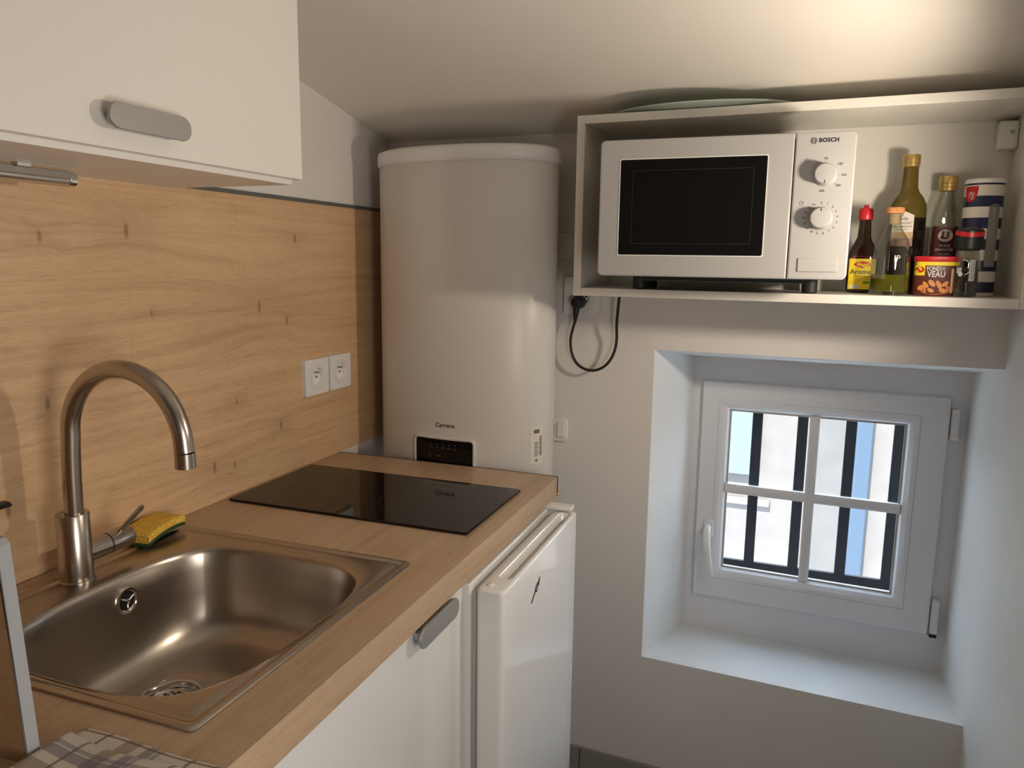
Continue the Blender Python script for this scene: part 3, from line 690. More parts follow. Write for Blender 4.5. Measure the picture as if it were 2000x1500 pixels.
# ------------------------------------------------------------------ water heater on the window wall
HL = bwloc(uX(.311), -.1335, .84)
wh = thing('water_heater', HL, 'tall white wall-hung electric water heater with black control panel, behind the hob', 'water heater', rz=TH)
def hr(d, z, n=2.15): return [(p[0], p[1], z - .84) for p in sup(0, 0, .241 + d, .128 + d, n, 96)]
m = MB(); m.loft([hr(-.012, .842), hr(-.003, .846), hr(0, .856), hr(0, 1.634), hr(-.001, 1.636)]); m.build('tank', M['enamel'], wh, smooth=True)
m = MB(); m.loft([hr(.001, 1.632), hr(.0045, 1.634), hr(.0048, 1.660), hr(.002, 1.666), hr(-.010, 1.671), hr(-.06, 1.675)]); m.build('lid', M['plastic_white'], wh, smooth=True, angle=60)
def hfront(x):      # y of the tank skin at local x
    return -.128 * (max(0, 1 - abs(x / .241) ** 2.15)) ** (1 / 2.15)
def hs(off): return lambda a, b: (a, hfront(a) - off, b - .84)
PCX = (.2244 + .3838) / 2 - .312 + .010
m = MB(); rw = .172
def panel_ring(w_, h_, r, off): return [hs(off)(PCX + p[0], .912 + p[1]) for p in rrect(0, 0, w_, h_, r, 6, 8)]
m.loft([panel_ring(rw, .106, .012, -.001), panel_ring(rw, .106, .012, .0052), panel_ring(rw - .003, .103, .011, .0074), panel_ring(rw - .010, .096, .009, .0074), panel_ring(rw - .013, .093, .008, .004)], True, False)
pf = m.build('control_panel', M['satin'], wh, smooth=True, angle=40)
m = MB(); put_rect(m, PCX - rw / 2 + .0055, PCX + rw / 2 - .0055, .912 - .0475, .912 + .0475, hs(.0042), 32); m.build('panel_glass', M['hob'], pf, smooth=True)
m = MB(); ff = hs(.0047)
for k in range(5):
    m = MB(); cx = PCX - .034 + k * .0168; put_poly(m, [(cx - .0018, .9452), (cx, .9430), (cx + .0018, .9452), (cx, .9480)], ff); put_text(m, ('MODE', 'ECO', 'TIMER', 'BOOST', 'HEAT')[k], .0042, ff, (cx, .9370)); m.build('panel_symbol', M['greyink'], pf)
m = MB(); put_ring(m, PCX - .038, .9165, .0035, .0009, ff, 16); m.build('panel_symbol', M['greyink'], pf); m = MB(); put_text(m, '000', .007, ff, (PCX - .012, .9165)); m.build('panel_symbol', M['greyink'], pf); m = MB(); put_text(m, '-', .007, ff, (PCX + .014, .9145)); m.build('panel_symbol', M['greyink'], pf); m = MB(); put_text(m, '+', .007, ff, (PCX + .038, .9135))
m.build('panel_symbol', M['greyink'], pf)
m = MB(); put_text(m, 'Carrera', .0155, hs(.0005), (PCX + .002, .9945), bold=.02, shear=.25, space=1.08); m.build('lettering', M['ink'], wh)
# rating sticker on the right flank
def hflank(off):
    def g(a, b):
        t = -0.47 + a / .17; n = 2.15; c, s_ = cos(t), sin(t)
        return ((.241 + off) * abs(c) ** (2 / n), -(.128 + off) * abs(s_) ** (2 / n), b - .84)
    return g
m = MB(); put_rect(m, -.010, .030, .905, 1.000, hflank(.0006)); m.build('rating_sticker', M['paper'], wh)
m = MB(); fk = hflank(.0011)
put_rect(m, .000, .018, .982, .992, fk, 4)
for k in range(9): put_rect(m, .002 + (k % 2) * .001, .016 - (k % 3) * .002, .958 - k * .0042, .9600 - k * .0042, fk, 3)
for k in range(5): put_rect(m, .019 + k * .0018, .0198 + k * .0018, .925, .975, fk, 1)
put_poly(m, [(.004, .911), (.014, .911), (.009, .919)], fk); m.build('sticker_print', M['greyink'], wh)
for zc in (1.442, .955):
    m = MB(); ux = uX(.528) - uX(.312)
    m.loft([[(ux + p[0], .1335 - d, zc - .84 + p[1]) for p in rrect(0, 0, .046, .064, .012, 6, 2)] for d in (.001, .008)])
    br = m.build('wall_bracket', M['plastic_white'], wh, smooth=True, bevel=.002)
    m = MB(); m.loft([[(ux + .006 + p[0], .1335 - d, zc - .84 + p[1]) for p in rrect(0, 0, .020, .040, .003, 4, 2)] for d in (.0082, .013)]); m.build('bracket_cap', M['pvc'], br, smooth=True, bevel=.0015)
    m = MB(); m.box(ux - .10, ux - .012, .110, .133, zc - .84 - .015, zc - .84 + .015); m.build('bracket_arm', M['alu'], br)

# ------------------------------------------------------------------ open shelf unit
SV = -.2537
sh = thing('open_shelf_unit', bwloc(uX(.6263, SV), 0, 1.326), 'open white shelf unit on the window wall holding the microwave and bottles', 'shelf unit', rz=TH)
SW = .877; SD = -SV; SH = .390; T = .018
m = MB(); m.box(0, T, -SD, -.001, 0, SH); m.build('side_panel', M['shelfwhite'], sh, bevel=.0008)
m = MB(); m.box(SW - T, SW, -SD, -.001, 0, SH); m.build('side_panel', M['shelfwhite'], sh, bevel=.0008)
m = MB(); m.box(T + .0002, SW - T - .0002, -SD, -.001, 0, T); m.build('bottom_board', M['shelfwhite'], sh, bevel=.0008)
m = MB(); m.box(T + .0002, SW - T - .0002, -SD, -.001, SH - T, SH); m.build('top_board', M['shelfwhite'], sh, bevel=.0008)
m = MB(); m.box(T + .0002, SW - T - .0002, -.020, -.017, T + .0002, SH - T - .0002); m.build('back_panel', M['shelfwhite'], sh)
for s_, xx in ((1, T), (-1, SW - T)):
    for zz in (.11, .28, .315):
        for yy in (-SD + .035,):
            m = MB(); m.lathe([(.0022, 0), (.0022, .0006 * s_)], (xx, yy, zz), 10, 'X'); m.build('pin_hole', M['gasket'], sh)
m = MB(); m.box(SW - T - .034, SW - T - .0005, -.064, -.0205, SH - T - .062, SH - T - .008); hg = m.build('hanger_bracket', M['plastic_white'], sh, bevel=.003)
m = MB(); m.lathe([(.0042, 0), (.0042, -.001)], (SW - T - .012, -.064, SH - T - .030), 14, 'Y'); m.build('bracket_screw', M['gasket'], hg)

# glass platter on top
gp = thing('glass_platter', (.885, .085, 1.7162), 'shallow oval glass platter lying on top of the open shelf unit', 'platter', rz=TH)
m = MB(); N = 72
def el(a, b, z): return [(a * cos(2 * PI * k / N), b * sin(2 * PI * k / N), z) for k in range(N)]
m.loft([el(.15, .075, 0), el(.180, .103, .0025), el(.192, .114, .0070), el(.196, .117, .0080), el(.1965, .1175, .0110), el(.191, .113, .0110), el(.178, .100, .0060), el(.15, .075, .0035)]); m.build('dish', M['plate_glass'], gp, smooth=True)

# ------------------------------------------------------------------ microwave
MX0, MX1, MZ0, MZ1, MY = .7185, 1.1837, 1.3748, 1.6379, -.1508
mwv = thing('microwave', ((MX0 + MX1) / 2, .02, 1.3442), 'white microwave oven with two dials standing on the open shelf unit', 'microwave')
mcx = (MX0 + MX1) / 2
G = lambda X, Y, z: (X - mcx, Y - .02, z - 1.3442)
m = MB(); m.box(*(lambda a, b: (a[0], b[0], a[1], b[1], a[2], b[2]))(G(MX0 + .012, MY + .026, MZ0 + .004), G(MX1 - .012, .175, MZ1 - .005))); m.build('housing', M['mw_white'], mwv, bevel=.004)
SPL = 1.0805
def fplate(x0, x1, name, rl, rr2):
    m = MB(); P0 = rrect((x0 + x1) / 2, (MZ0 + MZ1) / 2, x1 - x0, MZ1 - MZ0, .010, 6, 3)
    def fix(P, d=0):
        out = []
        for x, z in P:
            out.append((x, z))
        return out
    m.loft([[G(p[0], MY + .0255, p[1]) for p in P0], [G(p[0], MY + .003, p[1]) for p in P0], [G(p[0], MY + .0008, p[1]) for p in rrect((x0 + x1) / 2, (MZ0 + MZ1) / 2, x1 - x0 - .003, MZ1 - MZ0 - .003, .009, 6, 3)], [G(p[0], MY, p[1]) for p in rrect((x0 + x1) / 2, (MZ0 + MZ1) / 2, x1 - x0 - .007, MZ1 - MZ0 - .007, .008, 6, 3)]])
    return m
def front_panel(x0, x1, left_round, name):
    """a panel whose outer side has rounded corners and whose inner side is square"""
    def outline(d, r):
        a, b, c, e = x0 + d, x1 - d, MZ0 + d, MZ1 - d; P = []
        def arc(cx, cz, a0):
            for k in range(7): t = a0 + PI / 2 * k / 6; P.append((cx + r * cos(t), cz + r * sin(t)))
        if left_round:
            P.append((b, c)); P.append((b, (c + e) / 2)); P.append((b, e)); arc(a + r, e - r, PI / 2); P.append((a, (c + e) / 2)); arc(a + r, c + r, PI)
        else:
            arc(b - r, c + r, -PI / 2); P.append((b, (c + e) / 2)); arc(b - r, e - r, 0); P.append((a, e)); P.append((a, (c + e) / 2)); P.append((a, c))
        return P
    m = MB(); m.loft([[G(p[0], MY + y, p[1]) for p in outline(d, r)] for d, y, r in ((0, .0255, .010), (0, .0035, .010), (.001, .0008, .009), (.003, 0, .008))])
    return m.build(name, M['mw_white'], mwv, smooth=True, angle=12)
door = front_panel(MX0, SPL - .0007, True, 'door'); ctrl = front_panel(SPL + .0007, MX1, False, 'control_panel')
m = MB(); wx0, wx1, wz0, wz1 = .7605, 1.0345, 1.4170, 1.5995
m.loft([[G(p[0], MY - y, p[1]) for p in rrect((wx0 + wx1) / 2, (wz0 + wz1) / 2, wx1 - wx0 - 2 * d, wz1 - wz0 - 2 * d, .003, 4, 2)] for d, y in ((0, -.002), (0, .0004), (.0008, .0007))]); dw = m.build('door_window', M['mwglass'], door, smooth=True, angle=8)
m = MB(); m.loft([[G(p[0], MY - .0002 - y, p[1]) for p in rrect((wx0 + wx1) / 2, (wz0 + wz1) / 2, wx1 - wx0 + 2 * d, wz1 - wz0 + 2 * d, .003, 4, 2)] for d, y in ((.002, 0), (.002, .0006), (.0002, .0006), (.0002, 0))], loop=True); m.build('window_rim', M['gloss_white'], door, smooth=True)
m = MB(); fm = lambda a, b: G(a, MY - .00095, b)
for a, b, c, d in ((.785, 1.012, 1.4385, 1.4392), (.785, 1.012, 1.578, 1.5787), (.785, .7857, 1.4385, 1.5787), (1.0113, 1.012, 1.4385, 1.5787)): put_rect(m, a, b, c, d, fm, 1)
m.build('window_screen_edge', M['hobring'], dw)
for kx, kz, up in ((1.1345, 1.5625, False), (1.1325, 1.4855, True)):
    m = MB(); m.lathe([(.0205, .0), (.0205, -.0015), (.0190, -.003), (.0180, -.020), (.0170, -.0225), (.0120, -.0232), (.001, -.0233)], G(kx, MY, kz), 48, 'Y'); kb = m.build('dial', M['mw_white'], ctrl, smooth=True, angle=50)
    m = MB(); zz = (1 if up else -1); put_rect(m, kx - .0006, kx + .0006, kz + zz * .0115, kz + zz * .0165, lambda a, b: G(a, MY - .0236, b), 1); m.build('pointer_mark', M['ink'], kb)
m = MB(); bx0, bx1, bz0, bz1 = 1.0985, 1.1665, 1.3890, 1.4135
m.loft([[G(p[0], MY - y, p[1]) for p in rrect((bx0 + bx1) / 2, (bz0 + bz1) / 2, bx1 - bx0 - 2 * d, bz1 - bz0 - 2 * d, .0015, 3, 2)] for d, y in ((0, -.001), (0, .0016), (.0008, .0024))]); m.build('door_button', M['mw_white'], ctrl, smooth=True, angle=30)
m = MB(); m.loft([[G(p[0], MY - .0003 - y * .0001, p[1]) for p in rrect((bx0 + bx1) / 2, (bz0 + bz1) / 2, bx1 - bx0 + d, bz1 - bz0 + d, .002, 3, 2)] for d, y in ((.0016, 0), (.0016, 1), (.0002, 1), (.0002, 0))], loop=True); m.build('button_gap', M['gasket'], ctrl)
m = MB(); ft = lambda a, b: G(a, MY - .0004, b)
put_text(m, 'BOSCH', .0098, ft, (1.1372, 1.6228), bold=.045, space=1.08); put_ring(m, 1.1118, 1.6225, .0052, .0009, ft, 28); put_ring(m, 1.1118, 1.6225, .0030, .0007, ft, 20)
put_rect(m, 1.1092, 1.1102, 1.6190, 1.6260, ft, 1); put_rect(m, 1.1134, 1.1144, 1.6190, 1.6260, ft, 1); m.build('logo', M['ink'], ctrl)
m = MB()
for a, s_ in ((90, '90'), (40, '180'), (-2, '360'), (-42, '600'), (-96, '800')):
    t = math.radians(a); put_text(m, s_, .0058, ft, (1.1345 + .0315 * cos(t), 1.5625 + .0285 * sin(t)), bold=.02); put_ring(m, 1.1345 + .0233 * cos(t), 1.5625 + .0233 * sin(t), .0004, .0006, ft, 6)
m.build('power_scale', M['greyink'], ctrl); m = MB()
lab = ['0', '1', '2', '3', '4', '5', '6', '7', '8', '9', '10', '20', '30', '40', '50', '60']
for k, s_ in enumerate(lab):
    t = PI / 2 - k * 2 * PI / 17.2; put_text(m, s_, .0055, ft, (1.1325 + .0285 * cos(t), 1.4855 + .0275 * sin(t)), bold=.02)
for k in range(44):
    t = PI / 2 - k * 2 * PI / 48; put_ring(m, 1.1325 + .0235 * cos(t), 1.4855 + .0235 * sin(t), .0003, .0005, ft, 5)
put_text(m, 'min', .0046, ft, (1.1195, 1.5105)); m.build('timer_scale', M['greyink'], ctrl); m = MB(); put_ring(m, 1.0980, 1.5130, .0035, .0006, ft, 20); put_rect(m, 1.0977, 1.0982, 1.5130, 1.5158, ft, 1); put_rect(m, 1.0980, 1.1002, 1.5128, 1.5133, ft, 1)
m.build('clock_symbol', M['greyink'], ctrl); m = MB()
for k in range(3): put_rect(m, 1.0985, 1.1055, 1.5850 + k * .0028, 1.5858 + k * .0028, ft, 1)
m.build('power_symbol', M['greyink'], ctrl)
for X, Y in ((.775, -.015 + .03), (1.125, -.015 + .025), (.775, .15), (1.125, .15)):
    m = MB(); m.lathe([(.013, 0), (.015, .002), (.015, .0345)], G(X, Y, 1.3442), 20); m.build('foot', M['rubber'], mwv, smooth=True)
m = MB(); m.box(*(lambda a, b: (a[0], b[0], a[1], b[1], a[2], b[2]))(G(.80, MY + .05, 1.366), G(1.12, .13, 1.3785))); m.build('base_pan', M['black'], mwv, bevel=.004)

# wall outlet and plug of the microwave
ws = thing('wall_socket', bwloc(uX(.5808), -.0005, 1.3145), 'white double wall socket on the window wall, half hidden behind the shelf unit', 'socket', rz=TH)
socket_parts(ws, lambda a, b, d: (a, -d, b), .096, .096)
pg = thing('power_cable', bwloc(uX(.578), -.012, 1.297), 'black mains plug and looping cable hanging below the open shelf unit', 'cable', rz=TH)
m = MB(); m.lathe([(.0165, 0), (.0175, -.004), (.0170, -.026), (.012, -.036), (.004, -.039)], (0.0, 0.0, .002), 28, 'Y'); m.tube([(0.0, -.026, -.006), (-.001, -.030, -.030), (-.003, -.030, -.046)], [.010, .0065, .0045], 14)
m.build('plug', M['black'], pg, smooth=True)
# cable path: points on the photo put on the plane just in front of the wall
def P2(X, z, v=-.040): return (uX(X, v) - uX(.578), v + .012, z - 1.297)
pts = [P2(.5745, 1.255), P2(.567, 1.230), P2(.562, 1.203), P2(.5655, 1.170), P2(.5795, 1.143), P2(.600, 1.1295), P2(.623, 1.1262), P2(.647, 1.134), P2(.667, 1.153), P2(.6795, 1.180), P2(.684, 1.210), P2(.685, 1.245, -.05), P2(.689, 1.285, -.06), P2(.692, 1.322, -.06)]
def smooth_path(p, n=6):
    p = [Vector(q) for q in p]; out = []
    for i in range(len(p) - 1):
        a, b, c, d = p[max(0, i - 1)], p[i], p[i + 1], p[min(len(p) - 1, i + 2)]
        for k in range(n):
            t = k / n; out.append(.5 * ((2 * b) + (c - a) * t + (2 * a - 5 * b + 4 * c - d) * t * t + (3 * b - a - 3 * c + d) * t ** 3))
    return out + [p[-1]]
m = MB(); m.tube(smooth_path(pts), .0036, 12); m.build('cord', M['rubber'], pg, smooth=True)

def resize(root, sx, sz):
    for ch in root.children_recursive:
        if ch.type == 'MESH':
            for v in ch.data.vertices: v.co = (v.co.x * sx, v.co.y * sx, v.co.z * sz)
# ------------------------------------------------------------------ bottles and packs on the shelf (base height ZS)
ZS = 1.3444
def curved(r, a0, off=.0004, z0=0.0, sx=1.0, sy=1.0):
    """maps flat (across, up) onto a cylinder of radius r, centred on direction a0 (0 = towards the room, -Y)"""
    def g(a, b):
        t = a / r + a0; return ((r + off) * sin(t) * sx, -(r + off) * cos(t) * sy, b + z0)
    return g
AO = -.16       # labels face the camera a little to the left
# brown seasoning bottle
o = thing('seasoning_bottle', (1.2265, .115, ZS), 'small dark seasoning bottle with red cap and yellow label beside the microwave', 'bottle')
def flat_bottle(prof, sy=.62, n=40, p=3.2):
    rings = []
    for r, z, q in prof:
        P = sup(0, 0, r, r * (sy + (1 - sy) * q), p if q < .5 else 2, n); rings.append([(x, y, z) for x, y in P])
    return rings
m = MB(); m.loft(flat_bottle([(.026, 0, 0), (.031, .003, 0), (.0325, .02, 0), (.0325, .072, 0), (.029, .092, .1), (.020, .108, .6), (.0145, .120, 1), (.0125, .150, 1), (.0125, .160, 1)])); m.build('glass_body', M['brown_glass'], o, smooth=True)
m = MB(); m.lathe([(.0145, .158), (.0150, .160), (.0150, .178), (.0130, .182), (.0055, .183), (.0045, .190), (.0015, .1905)], (0, 0, 0), 28); m.build('cap', M['red'], o, smooth=True)
m = MB(); fl = lambda off: (lambda a, b: (a, -.62 * .0325 * (max(0, 1 - abs(min(.99, abs(a) / .0325)) ** 3.2)) ** (1 / 3.2) - off, b))
put_rect(m, -.0275, .0275, .008, .074, fl(.0006), 14); lb = m.build('label', M['yellow'], o)
m = MB(); put_poly(m, [(-.0275, .074), (.0275, .074), (.018, .079), (0, .0805), (-.018, .079)], fl(.0006)); put_poly(m, [(-.019, .062), (-.012, .0665), (0, .0685), (.012, .0665), (.019, .062), (.012, .0575), (0, .0535), (-.012, .0575)], fl(.0010)); m.build('label_badge', M['red'], lb)
m = MB(); put_text(m, 'Maggi', .0105, fl(.0014), (0, .0615), bold=.03); m.build('label_lettering', M['yellow'], lb)
m = MB(); put_text(m, 'Arome', .0150, fl(.0011), (-.003, .0455), bold=.01); put_text(m, 'Original seasoning', .0045, fl(.0011), (0, .0365)); m.build('label_text', M['ink'], lb)
m = MB(); put_text(m, 'SEL', .006, fl(.0011), (.012, .0300)); put_rect(m, .004, .022, .0195, .0255, fl(.0011), 3); m.build('label_green_print', M['green_print'], lb)
m = MB(); put_rect(m, -.024, -.002, .010, .017, fl(.0011), 4); m.build('label_stamp', M['paper'], lb)
resize(o, .93, .96)
# tall olive-glass vinegar bottle
o = thing('vinegar_bottle', (1.3050, .130, ZS), 'tall olive-glass vinegar bottle with gold cap, tallest on the shelf', 'bottle')
R1 = .0375
m = MB(); m.lathe([(.034, 0), (.0365, .003), (R1, .010), (R1, .196), (.0360, .212), (.029, .229), (.0210, .240), (.0168, .252), (.0150, .300), (.0145, .302)], (0, 0, 0), 48, cap1=True); m.build('glass_body', M['olive_glass'], o, smooth=True)
m = MB(); m.lathe([(.033, .004), (.0370, .006), (R1 + .0002, .012), (R1 + .0002, .180), (R1 - .002, .1805)], (0, 0, 0), 48); m.build('vinegar', M['dark_liquid'], o, smooth=True)
m = MB(); m.lathe([(0.0155, .299), (0.0170, .300), (0.0170, .3045), (0.0163, .305), (0.0163, .3075), (0.0172, .308), (0.0172, .316), (0.0165, .3165), (0.0165, .318), (0.0172, .3185), (0.0172, .326), (0.0163, .3275), (0.0017, .328)], (0, 0, 0), 36); m.build('cap', M['gold'], o, smooth=True)
A1 = -.30
def vlab(off):
    g = curved(R1, A1, off); return lambda a, b: g(a * .72, .113 + (b - .090) * .68)
m = MB(); c1 = vlab(.0007)
V, Fs = [], []
hexp = [(-.030, .090), (.030, .090), (.030, .198), (.002, .213), (-.030, .198)]
put_rect(m, -.030, .030, .090, .196, c1, 12); vs = []
for k in range(13):
    x = -.030 + .060 * k / 12; vs += [c1(x, .196), c1(x, .196 + .016 * (1 - abs(x) / .030))]
m.add(vs, [(2 * k, 2 * k + 2, 2 * k + 3, 2 * k + 1) for k in range(12)]); lb = m.build('label', M['paper'], o)
c2 = vlab(.0011)
m = MB(); put_text(m, 'Maille', .014, c2, (-.002, .184), shear=.3, bold=.01); put_text(m, 'VINAIGRE', .0105, c2, (0, .169), bold=.01); put_text(m, 'BALSAMIQUE', .0088, c2, (0, .157), bold=.01); put_text(m, 'DE MODENE', .006, c2, (0, .147)); m.build('label_text', M['greyink'], lb)
m = MB(); put_rect(m, -.030, .030, .120, .139, c2, 12); m.build('label_band', M['tan'], lb)
m = MB(); put_rect(m, -.030, .030, .090, .1195, c2, 12); m.build('label_foot', M['pink'], lb)
m = MB(); c3 = vlab(.0015)
for k in range(9): put_text(m, '~', .010, c3, (-.022 + k * .006, .128 + .004 * sin(k * 2)))
put_text(m, 'depuis 1747', .0075, c3, (0, .112), shear=.3); m.build('label_drawing', M['ink'], lb)
resize(o, .97, .862)
# oil cruet with cork
o = thing('oil_cruet', (1.2745, .045, ZS), 'round clear glass cruet with cork stopper, one third full of oil', 'bottle')
R2 = .0470
m = MB(); m.lathe([(R2 - .001, .0002), (R2, .004), (.0465, .03), (.0445, .085), (.0415, .112), (.034, .132), (.024, .147), (.0175, .160), (.0158, .172), (.0160, .182), (.0185, .185), (.0185, .1885), (.0165, .190), (.0145, .190)], (0, 0, 0), 56, cap0=True, cap1=False); m.build('glass_body', M['glass'], o, smooth=True)
m = MB(); m.lathe([(.040, .0065), (.0445, .008), (.0448, .012), (.0440, .0475), (.0425, .0478)], (0, 0, 0), 56); m.build('oil', M['oil'], o, smooth=True)
m = MB(); m.lathe([(.0120, .166), (.0138, .189), (.0142, .190)], (0, 0, 0), 32, cap1=False); m.build('cork_plug', M['tan'], o, smooth=True)
m = MB(); m.lathe([(.0200, .1905), (.0210, .1915), (.0212, .203), (.0200, .2045)], (0, 0, 0), 36); m.build('cork_head', M['cork'], o, smooth=True, bevel=.0006)
m = MB(); put_text(m, 'IP', .020, curved(.0440, .2, .0009), (0, .085)); m.build('embossed_mark', M['clearlabel'], o)
resize(o, .80, .84)
# pizza oil bottle
o = thing('oil_bottle', (1.3790, .1500, ZS), 'clear oil bottle with gold cap and maroon pizza label in the back', 'bottle')
R3 = .0290
m = MB(); m.loft([[(x, y, z) for x, y in sup(0, 0, r, r, p_, 48)] for r, z, p_ in ((.027, .0003, 3.6), (R3, .006, 3.6), (R3, .145, 3.6), (.0300, .165, 3.2), (.0250, .190, 2.5), (.0195, .210, 2), (.0170, .224, 2), (.0160, .252, 2))], True, False); m.build('glass_body', M['glass'], o, smooth=True)
m = MB(); m.loft([[(x, y, z) for x, y in sup(0, 0, .0265, .0265, 3.6, 48)] for z in (.005, .045)]); m.build('oil', M['orange'], o, smooth=True)
m = MB(); m.lathe([(.0190, .221), (.0200, .222), (.0200, .227), (.0185, .228), (.0185, .230), (.0198, .231), (.0198, .236), (.0190, .237), (.0200, .238), (.0200, .251), (.0195, .2525), (.002, .253)], (0, 0, 0), 36); m.build('cap', M['gold'], o, smooth=True)
c1 = lambda off: (lambda a, b: (a - .0, -R3 * (max(0, 1 - abs(min(.995, abs(a) / R3)) ** 3.6)) ** (1 / 3.6) - off, b))
m = MB(); put_rect(m, -.0255, .0255, .030, .146, c1(.0006), 12); lb = m.build('label', M['maroon'], o)
m = MB(); put_disc(m, 0, .126, .0155, c1(.0010), 28, .85); m.build('label_badge', M['paper'], lb)
m = MB(); put_text(m, 'U', .022, c1(.0014), (0, .1262), bold=.03); m.build('badge_letter', M['maroon'], lb)
m = MB(); put_text(m, 'HUILE', .0088, c1(.0011), (0, .1045), bold=.01); put_text(m, 'PIMENTEE', .0085, c1(.0011), (0, .0955), bold=.01); put_text(m, 'SPECIALE', .0048, c1(.0011), (0, .0870)); put_text(m, 'PIZZA', .0160, c1(.0011), (0, .0755), bold=.01); m.build('label_text', M['whiteink'], lb)
m = MB(); put_disc(m, 0, .050, .022, c1(.0011), 28, .72); pz = m.build('label_picture', M['orange'], lb)
m = MB()
for a, b in ((-.010, .054), (.006, .057), (.012, .048), (-.003, .046), (-.013, .046)): put_disc(m, a, b, .0035, c1(.0015), 12)
m.build('picture_topping', M['maroon'], lb)
resize(o, .88, .95)
# sauce powder tub
o = thing('stock_powder_tub', (1.3580, .050, ZS), 'brown and yellow veal stock tub with red lid standing in the bottle row', 'tub')
ax, ay = .0530, .030
m = MB(); m.loft([[(x, y, z) for x, y in sup(0, 0, a, b, 2.6, 56)] for a, b, z in ((ax - .001, ay - .001, .0), (ax, ay, .002), (ax, ay, .068), (ax - .001, ay - .001, .069))]); m.build('tub_body', M['brown'], o, smooth=True)
m = MB(); m.loft([[(x, y, z) for x, y in sup(0, 0, a, b, 2.6, 56)] for a, b, z in ((ax + .001, ay + .001, .0675), (ax + .0018, ay + .0018, .069), (ax + .0018, ay + .0018, .0765), (ax, ay, .078))]); m.build('lid', M['red'], o, smooth=True)
tf = lambda off: (lambda a, b: (a, -(ay + off) * (max(0, 1 - abs(min(.995, abs(a) / ax)) ** 2.6)) ** (1 / 2.6) - off * .4, b))
m = MB(); put_rect(m, -.0515, .0515, .0600, .0672, tf(.0006), 24); put_rect(m, -.0515, -.030, .040, .060, tf(.0006), 6); yb = m.build('yellow_band', M['yellow'], o)
m = MB(); put_disc(m, -.041, .0515, .0095, tf(.0012), 20, .62); m.build('badge', M['red'], yb)
m = MB(); put_text(m, 'FOND', .0115, tf(.0012), (-.011, .0535), bold=.02); put_text(m, 'DE', .0075, tf(.0012), (.0105, .0535)); put_text(m, 'VEAU', .0165, tf(.0012), (-.004, .0425), bold=.02); m.build('lettering', M['whiteink'], o)
m = MB(); put_disc(m, -.004, .014, .036, tf(.0006), 30, .32); m.build('bowl_picture', M['orange'], o)
for i, (a, b, r, s_, A) in enumerate(((-.026, .022, .0085, .5, -.7), (-.012, .025, .0095, .55, -.6), (.004, .022, .0100, .5, -.9), (.018, .024, .0085, .5, .5), (-.036, .016, .008, .6, .4), (.013, .011, .009, .5, -.2), (-.014, .011, .008, .5, -.3))):
    m = MB(); put_poly(m, [(a + r * cos(t) * cos(A) - r * s_ * sin(t) * sin(A), b + r * cos(t) * sin(A) + r * s_ * sin(t) * cos(A)) for t in [2 * PI * k / 18 for k in range(18)]], tf(.0010 + .0002 * i)); m.build('biscuit_picture', M['biscuit'], o)
m = MB(); put_rect(m, .030, .046, .006, .054, tf(.0009), 6); m.build('side_print', M['tan'], o)
resize(o, .77, .985)
# pepper mill
o = thing('pepper_grinder', (1.4060, .030, ZS), 'glass pepper grinder with black and red top at the right end of the row', 'grinder')
R5 = .0265
m = MB(); m.lathe([(R5 - .001, .0003), (R5, .004), (R5, .085), (.0235, .096), (.0215, .104)], (0, 0, 0), 40, cap1=False); m.build('jar', M['glass'], o, smooth=True)
m = MB(); m.lathe([(.0245, .0030), (.0250, .006), (.0250, .060), (.022, .064), (.001, .062)], (0, 0, 0), 40)
def pep_mat():
    t = NT('peppercorns'); vo = t.n('ShaderNodeTexVoronoi'); vo.inputs['Scale'].default_value = 240; t.l(t.coord(), vo.inputs['Vector'])
    t.l(t.ramp(vo.outputs['Distance'], [(0.0, (0.10, 0.085, 0.07)), (0.5, (0.02, 0.017, 0.014)), (0.9, (0.004, 0.004, 0.004))]), t.b.inputs['Base Color']); t.b.inputs['Roughness'].default_value = .7
    t.bump(t.math('SUBTRACT', 1.0, vo.outputs['Distance']), 1.0, .004); return t.m
m.build('peppercorns', pep_mat(), o, smooth=True)['kind'] = 'stuff'
m = MB(); m.lathe([(.0220, .098), (.0290, .101), (.0300, .106), (.0295, .126), (.0300, .1275), (.0300, .128)], (0, 0, 0), 44); m.build('grinder_cap', M['black'], o, smooth=True)
m = MB(); rings = []
N = 44
lo = [((.0302) * cos(2 * PI * k / N), .0302 * sin(2 * PI * k / N), .128 + .0022 * cos(4 * PI * k / N)) for k in range(N)]; hi = [(.0304 * cos(2 * PI * k / N), .0304 * sin(2 * PI * k / N), .1375 + .0022 * cos(4 * PI * k / N)) for k in range(N)]
m.loft([lo, hi]); m.build('red_band', M['red'], o, smooth=True)
m = MB(); m.lathe([(.0296, .130), (.0300, .139), (.0270, .143), (.014, .1465), (.004, .1475)], (0, 0, 0), 44); m.build('top', M['black'], o, smooth=True)
m = MB(); put_rect(m, .006, .0185, .034, .078, curved(R5, AO, .0006), 6); put_rect(m, -.022, -.010, .050, .062, curved(R5, AO, .0006), 4); lb = m.build('label', M['clearlabel'], o)
m = MB()
for k in range(10): put_rect(m, .0075, .0175, .038 + k * .0038, .0392 + k * .0038, curved(R5, AO, .0010), 3)
m.build('label_print', M['greyink'], lb)
m = MB(); put_ring(m, -.008, .062, .016, .0014, curved(R5, AO, .0008), 30, -1.3, 1.6); put_disc(m, -.012, .048, .005, curved(R5, AO, .0009), 18); m.build('white_print', M['whiteink'], o)
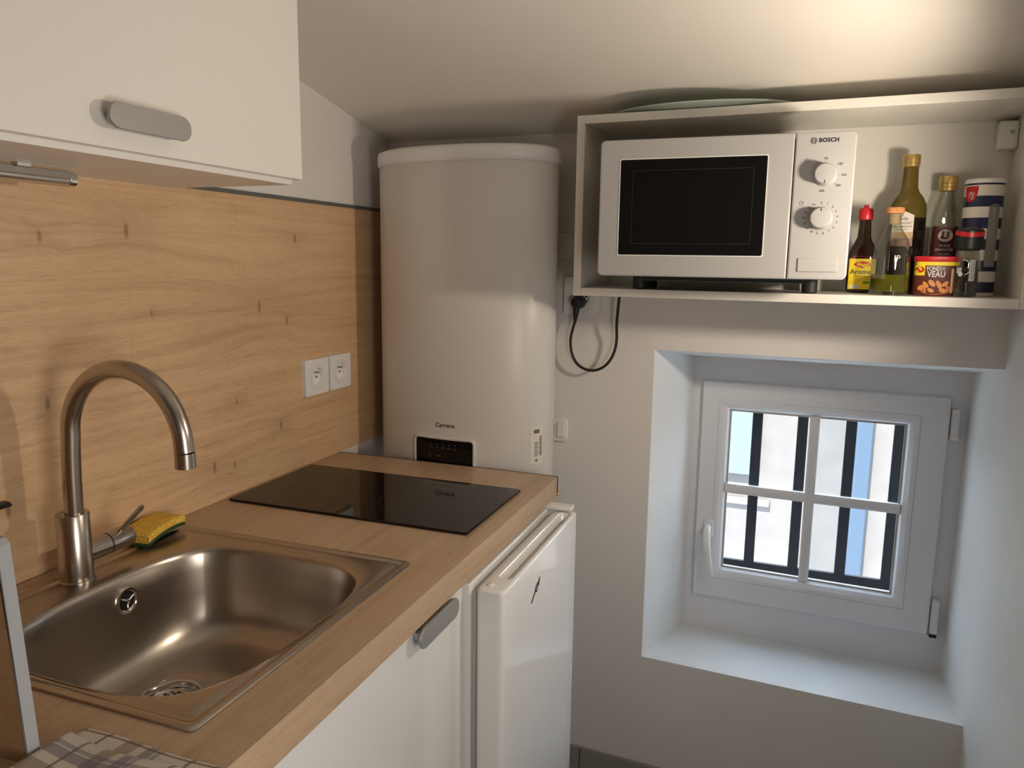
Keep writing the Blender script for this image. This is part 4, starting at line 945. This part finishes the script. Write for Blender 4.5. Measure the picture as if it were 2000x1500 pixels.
resize(o, .81, .90)
# striped canister
o = thing('pasta_canister', (1.4350, .0960, ZS), 'tall navy and white striped canister with spaghetti picture, far right of the shelf', 'canister')
R6 = .0455
m = MB(); m.lathe([(R6 - .002, 0), (R6, .002), (R6, .232), (R6 - .001, .234)], (0, 0, 0), 56); m.build('tin', M['can'], o, smooth=True)
m = MB(); m.lathe([(R6 + .0004, .230), (R6 + .0008, .231), (R6 + .0008, .2365), (R6 - .004, .2395), (R6 - .012, .2385), (.001, .238)], (0, 0, 0), 56); m.build('lid', M['plastic_white'], o, smooth=True)
m = MB(); c1 = curved(R6, AO - .55, .0006)
P = []
for k in range(25):
    t = PI + PI * k / 24; P.append((.0185 * cos(t), .205 + .029 * sin(t) * (1 if True else 1)))
vs = []
for k in range(15):
    x = -.0185 + .037 * k / 14; dd = .030 * sqrt(max(0, 1 - (x / .0185) ** 2)); vs += [c1(x - .008, .224), c1(x - .008, .216 - dd * .8)]
m.add(vs, [(2 * k, 2 * k + 2, 2 * k + 3, 2 * k + 1) for k in range(14)]); lb = m.build('red_badge', M['red'], o)
m = MB(); put_text(m, 'Pg', .018, curved(R6, AO - .55, .0011), (-.008, .206), shear=.4, rot=.2); m.build('badge_script', M['whiteink'], lb)
m = MB(); c1 = curved(R6, AO + .62, .0008); put_rect(m, -.0145, .0145, .060, .182, c1, 10)
vs = []
for k in range(9):
    x = -.0145 + .029 * k / 8; vs += [c1(x, .182), c1(x, .182 + .006 * sqrt(max(0, 1 - (x / .0145) ** 2)))]
m.add(vs, [(2 * k, 2 * k + 2, 2 * k + 3, 2 * k + 1) for k in range(8)])
sp3 = m.build('spaghetti_picture', M['greyink'], o)
m = MB(); c2 = curved(R6, AO + .62, .0012)
for k in range(8):
    x = -.0125 + k * .0035; m.add([c2(x, .062), c2(x + .0008, .062), c2(x + .0012 * sin(k) + .0008, .182), c2(x + .0012 * sin(k), .182)], [(0, 1, 2, 3)])
m.build('spaghetti_strand', M['paper'], sp3)

resize(o, .76, .95)
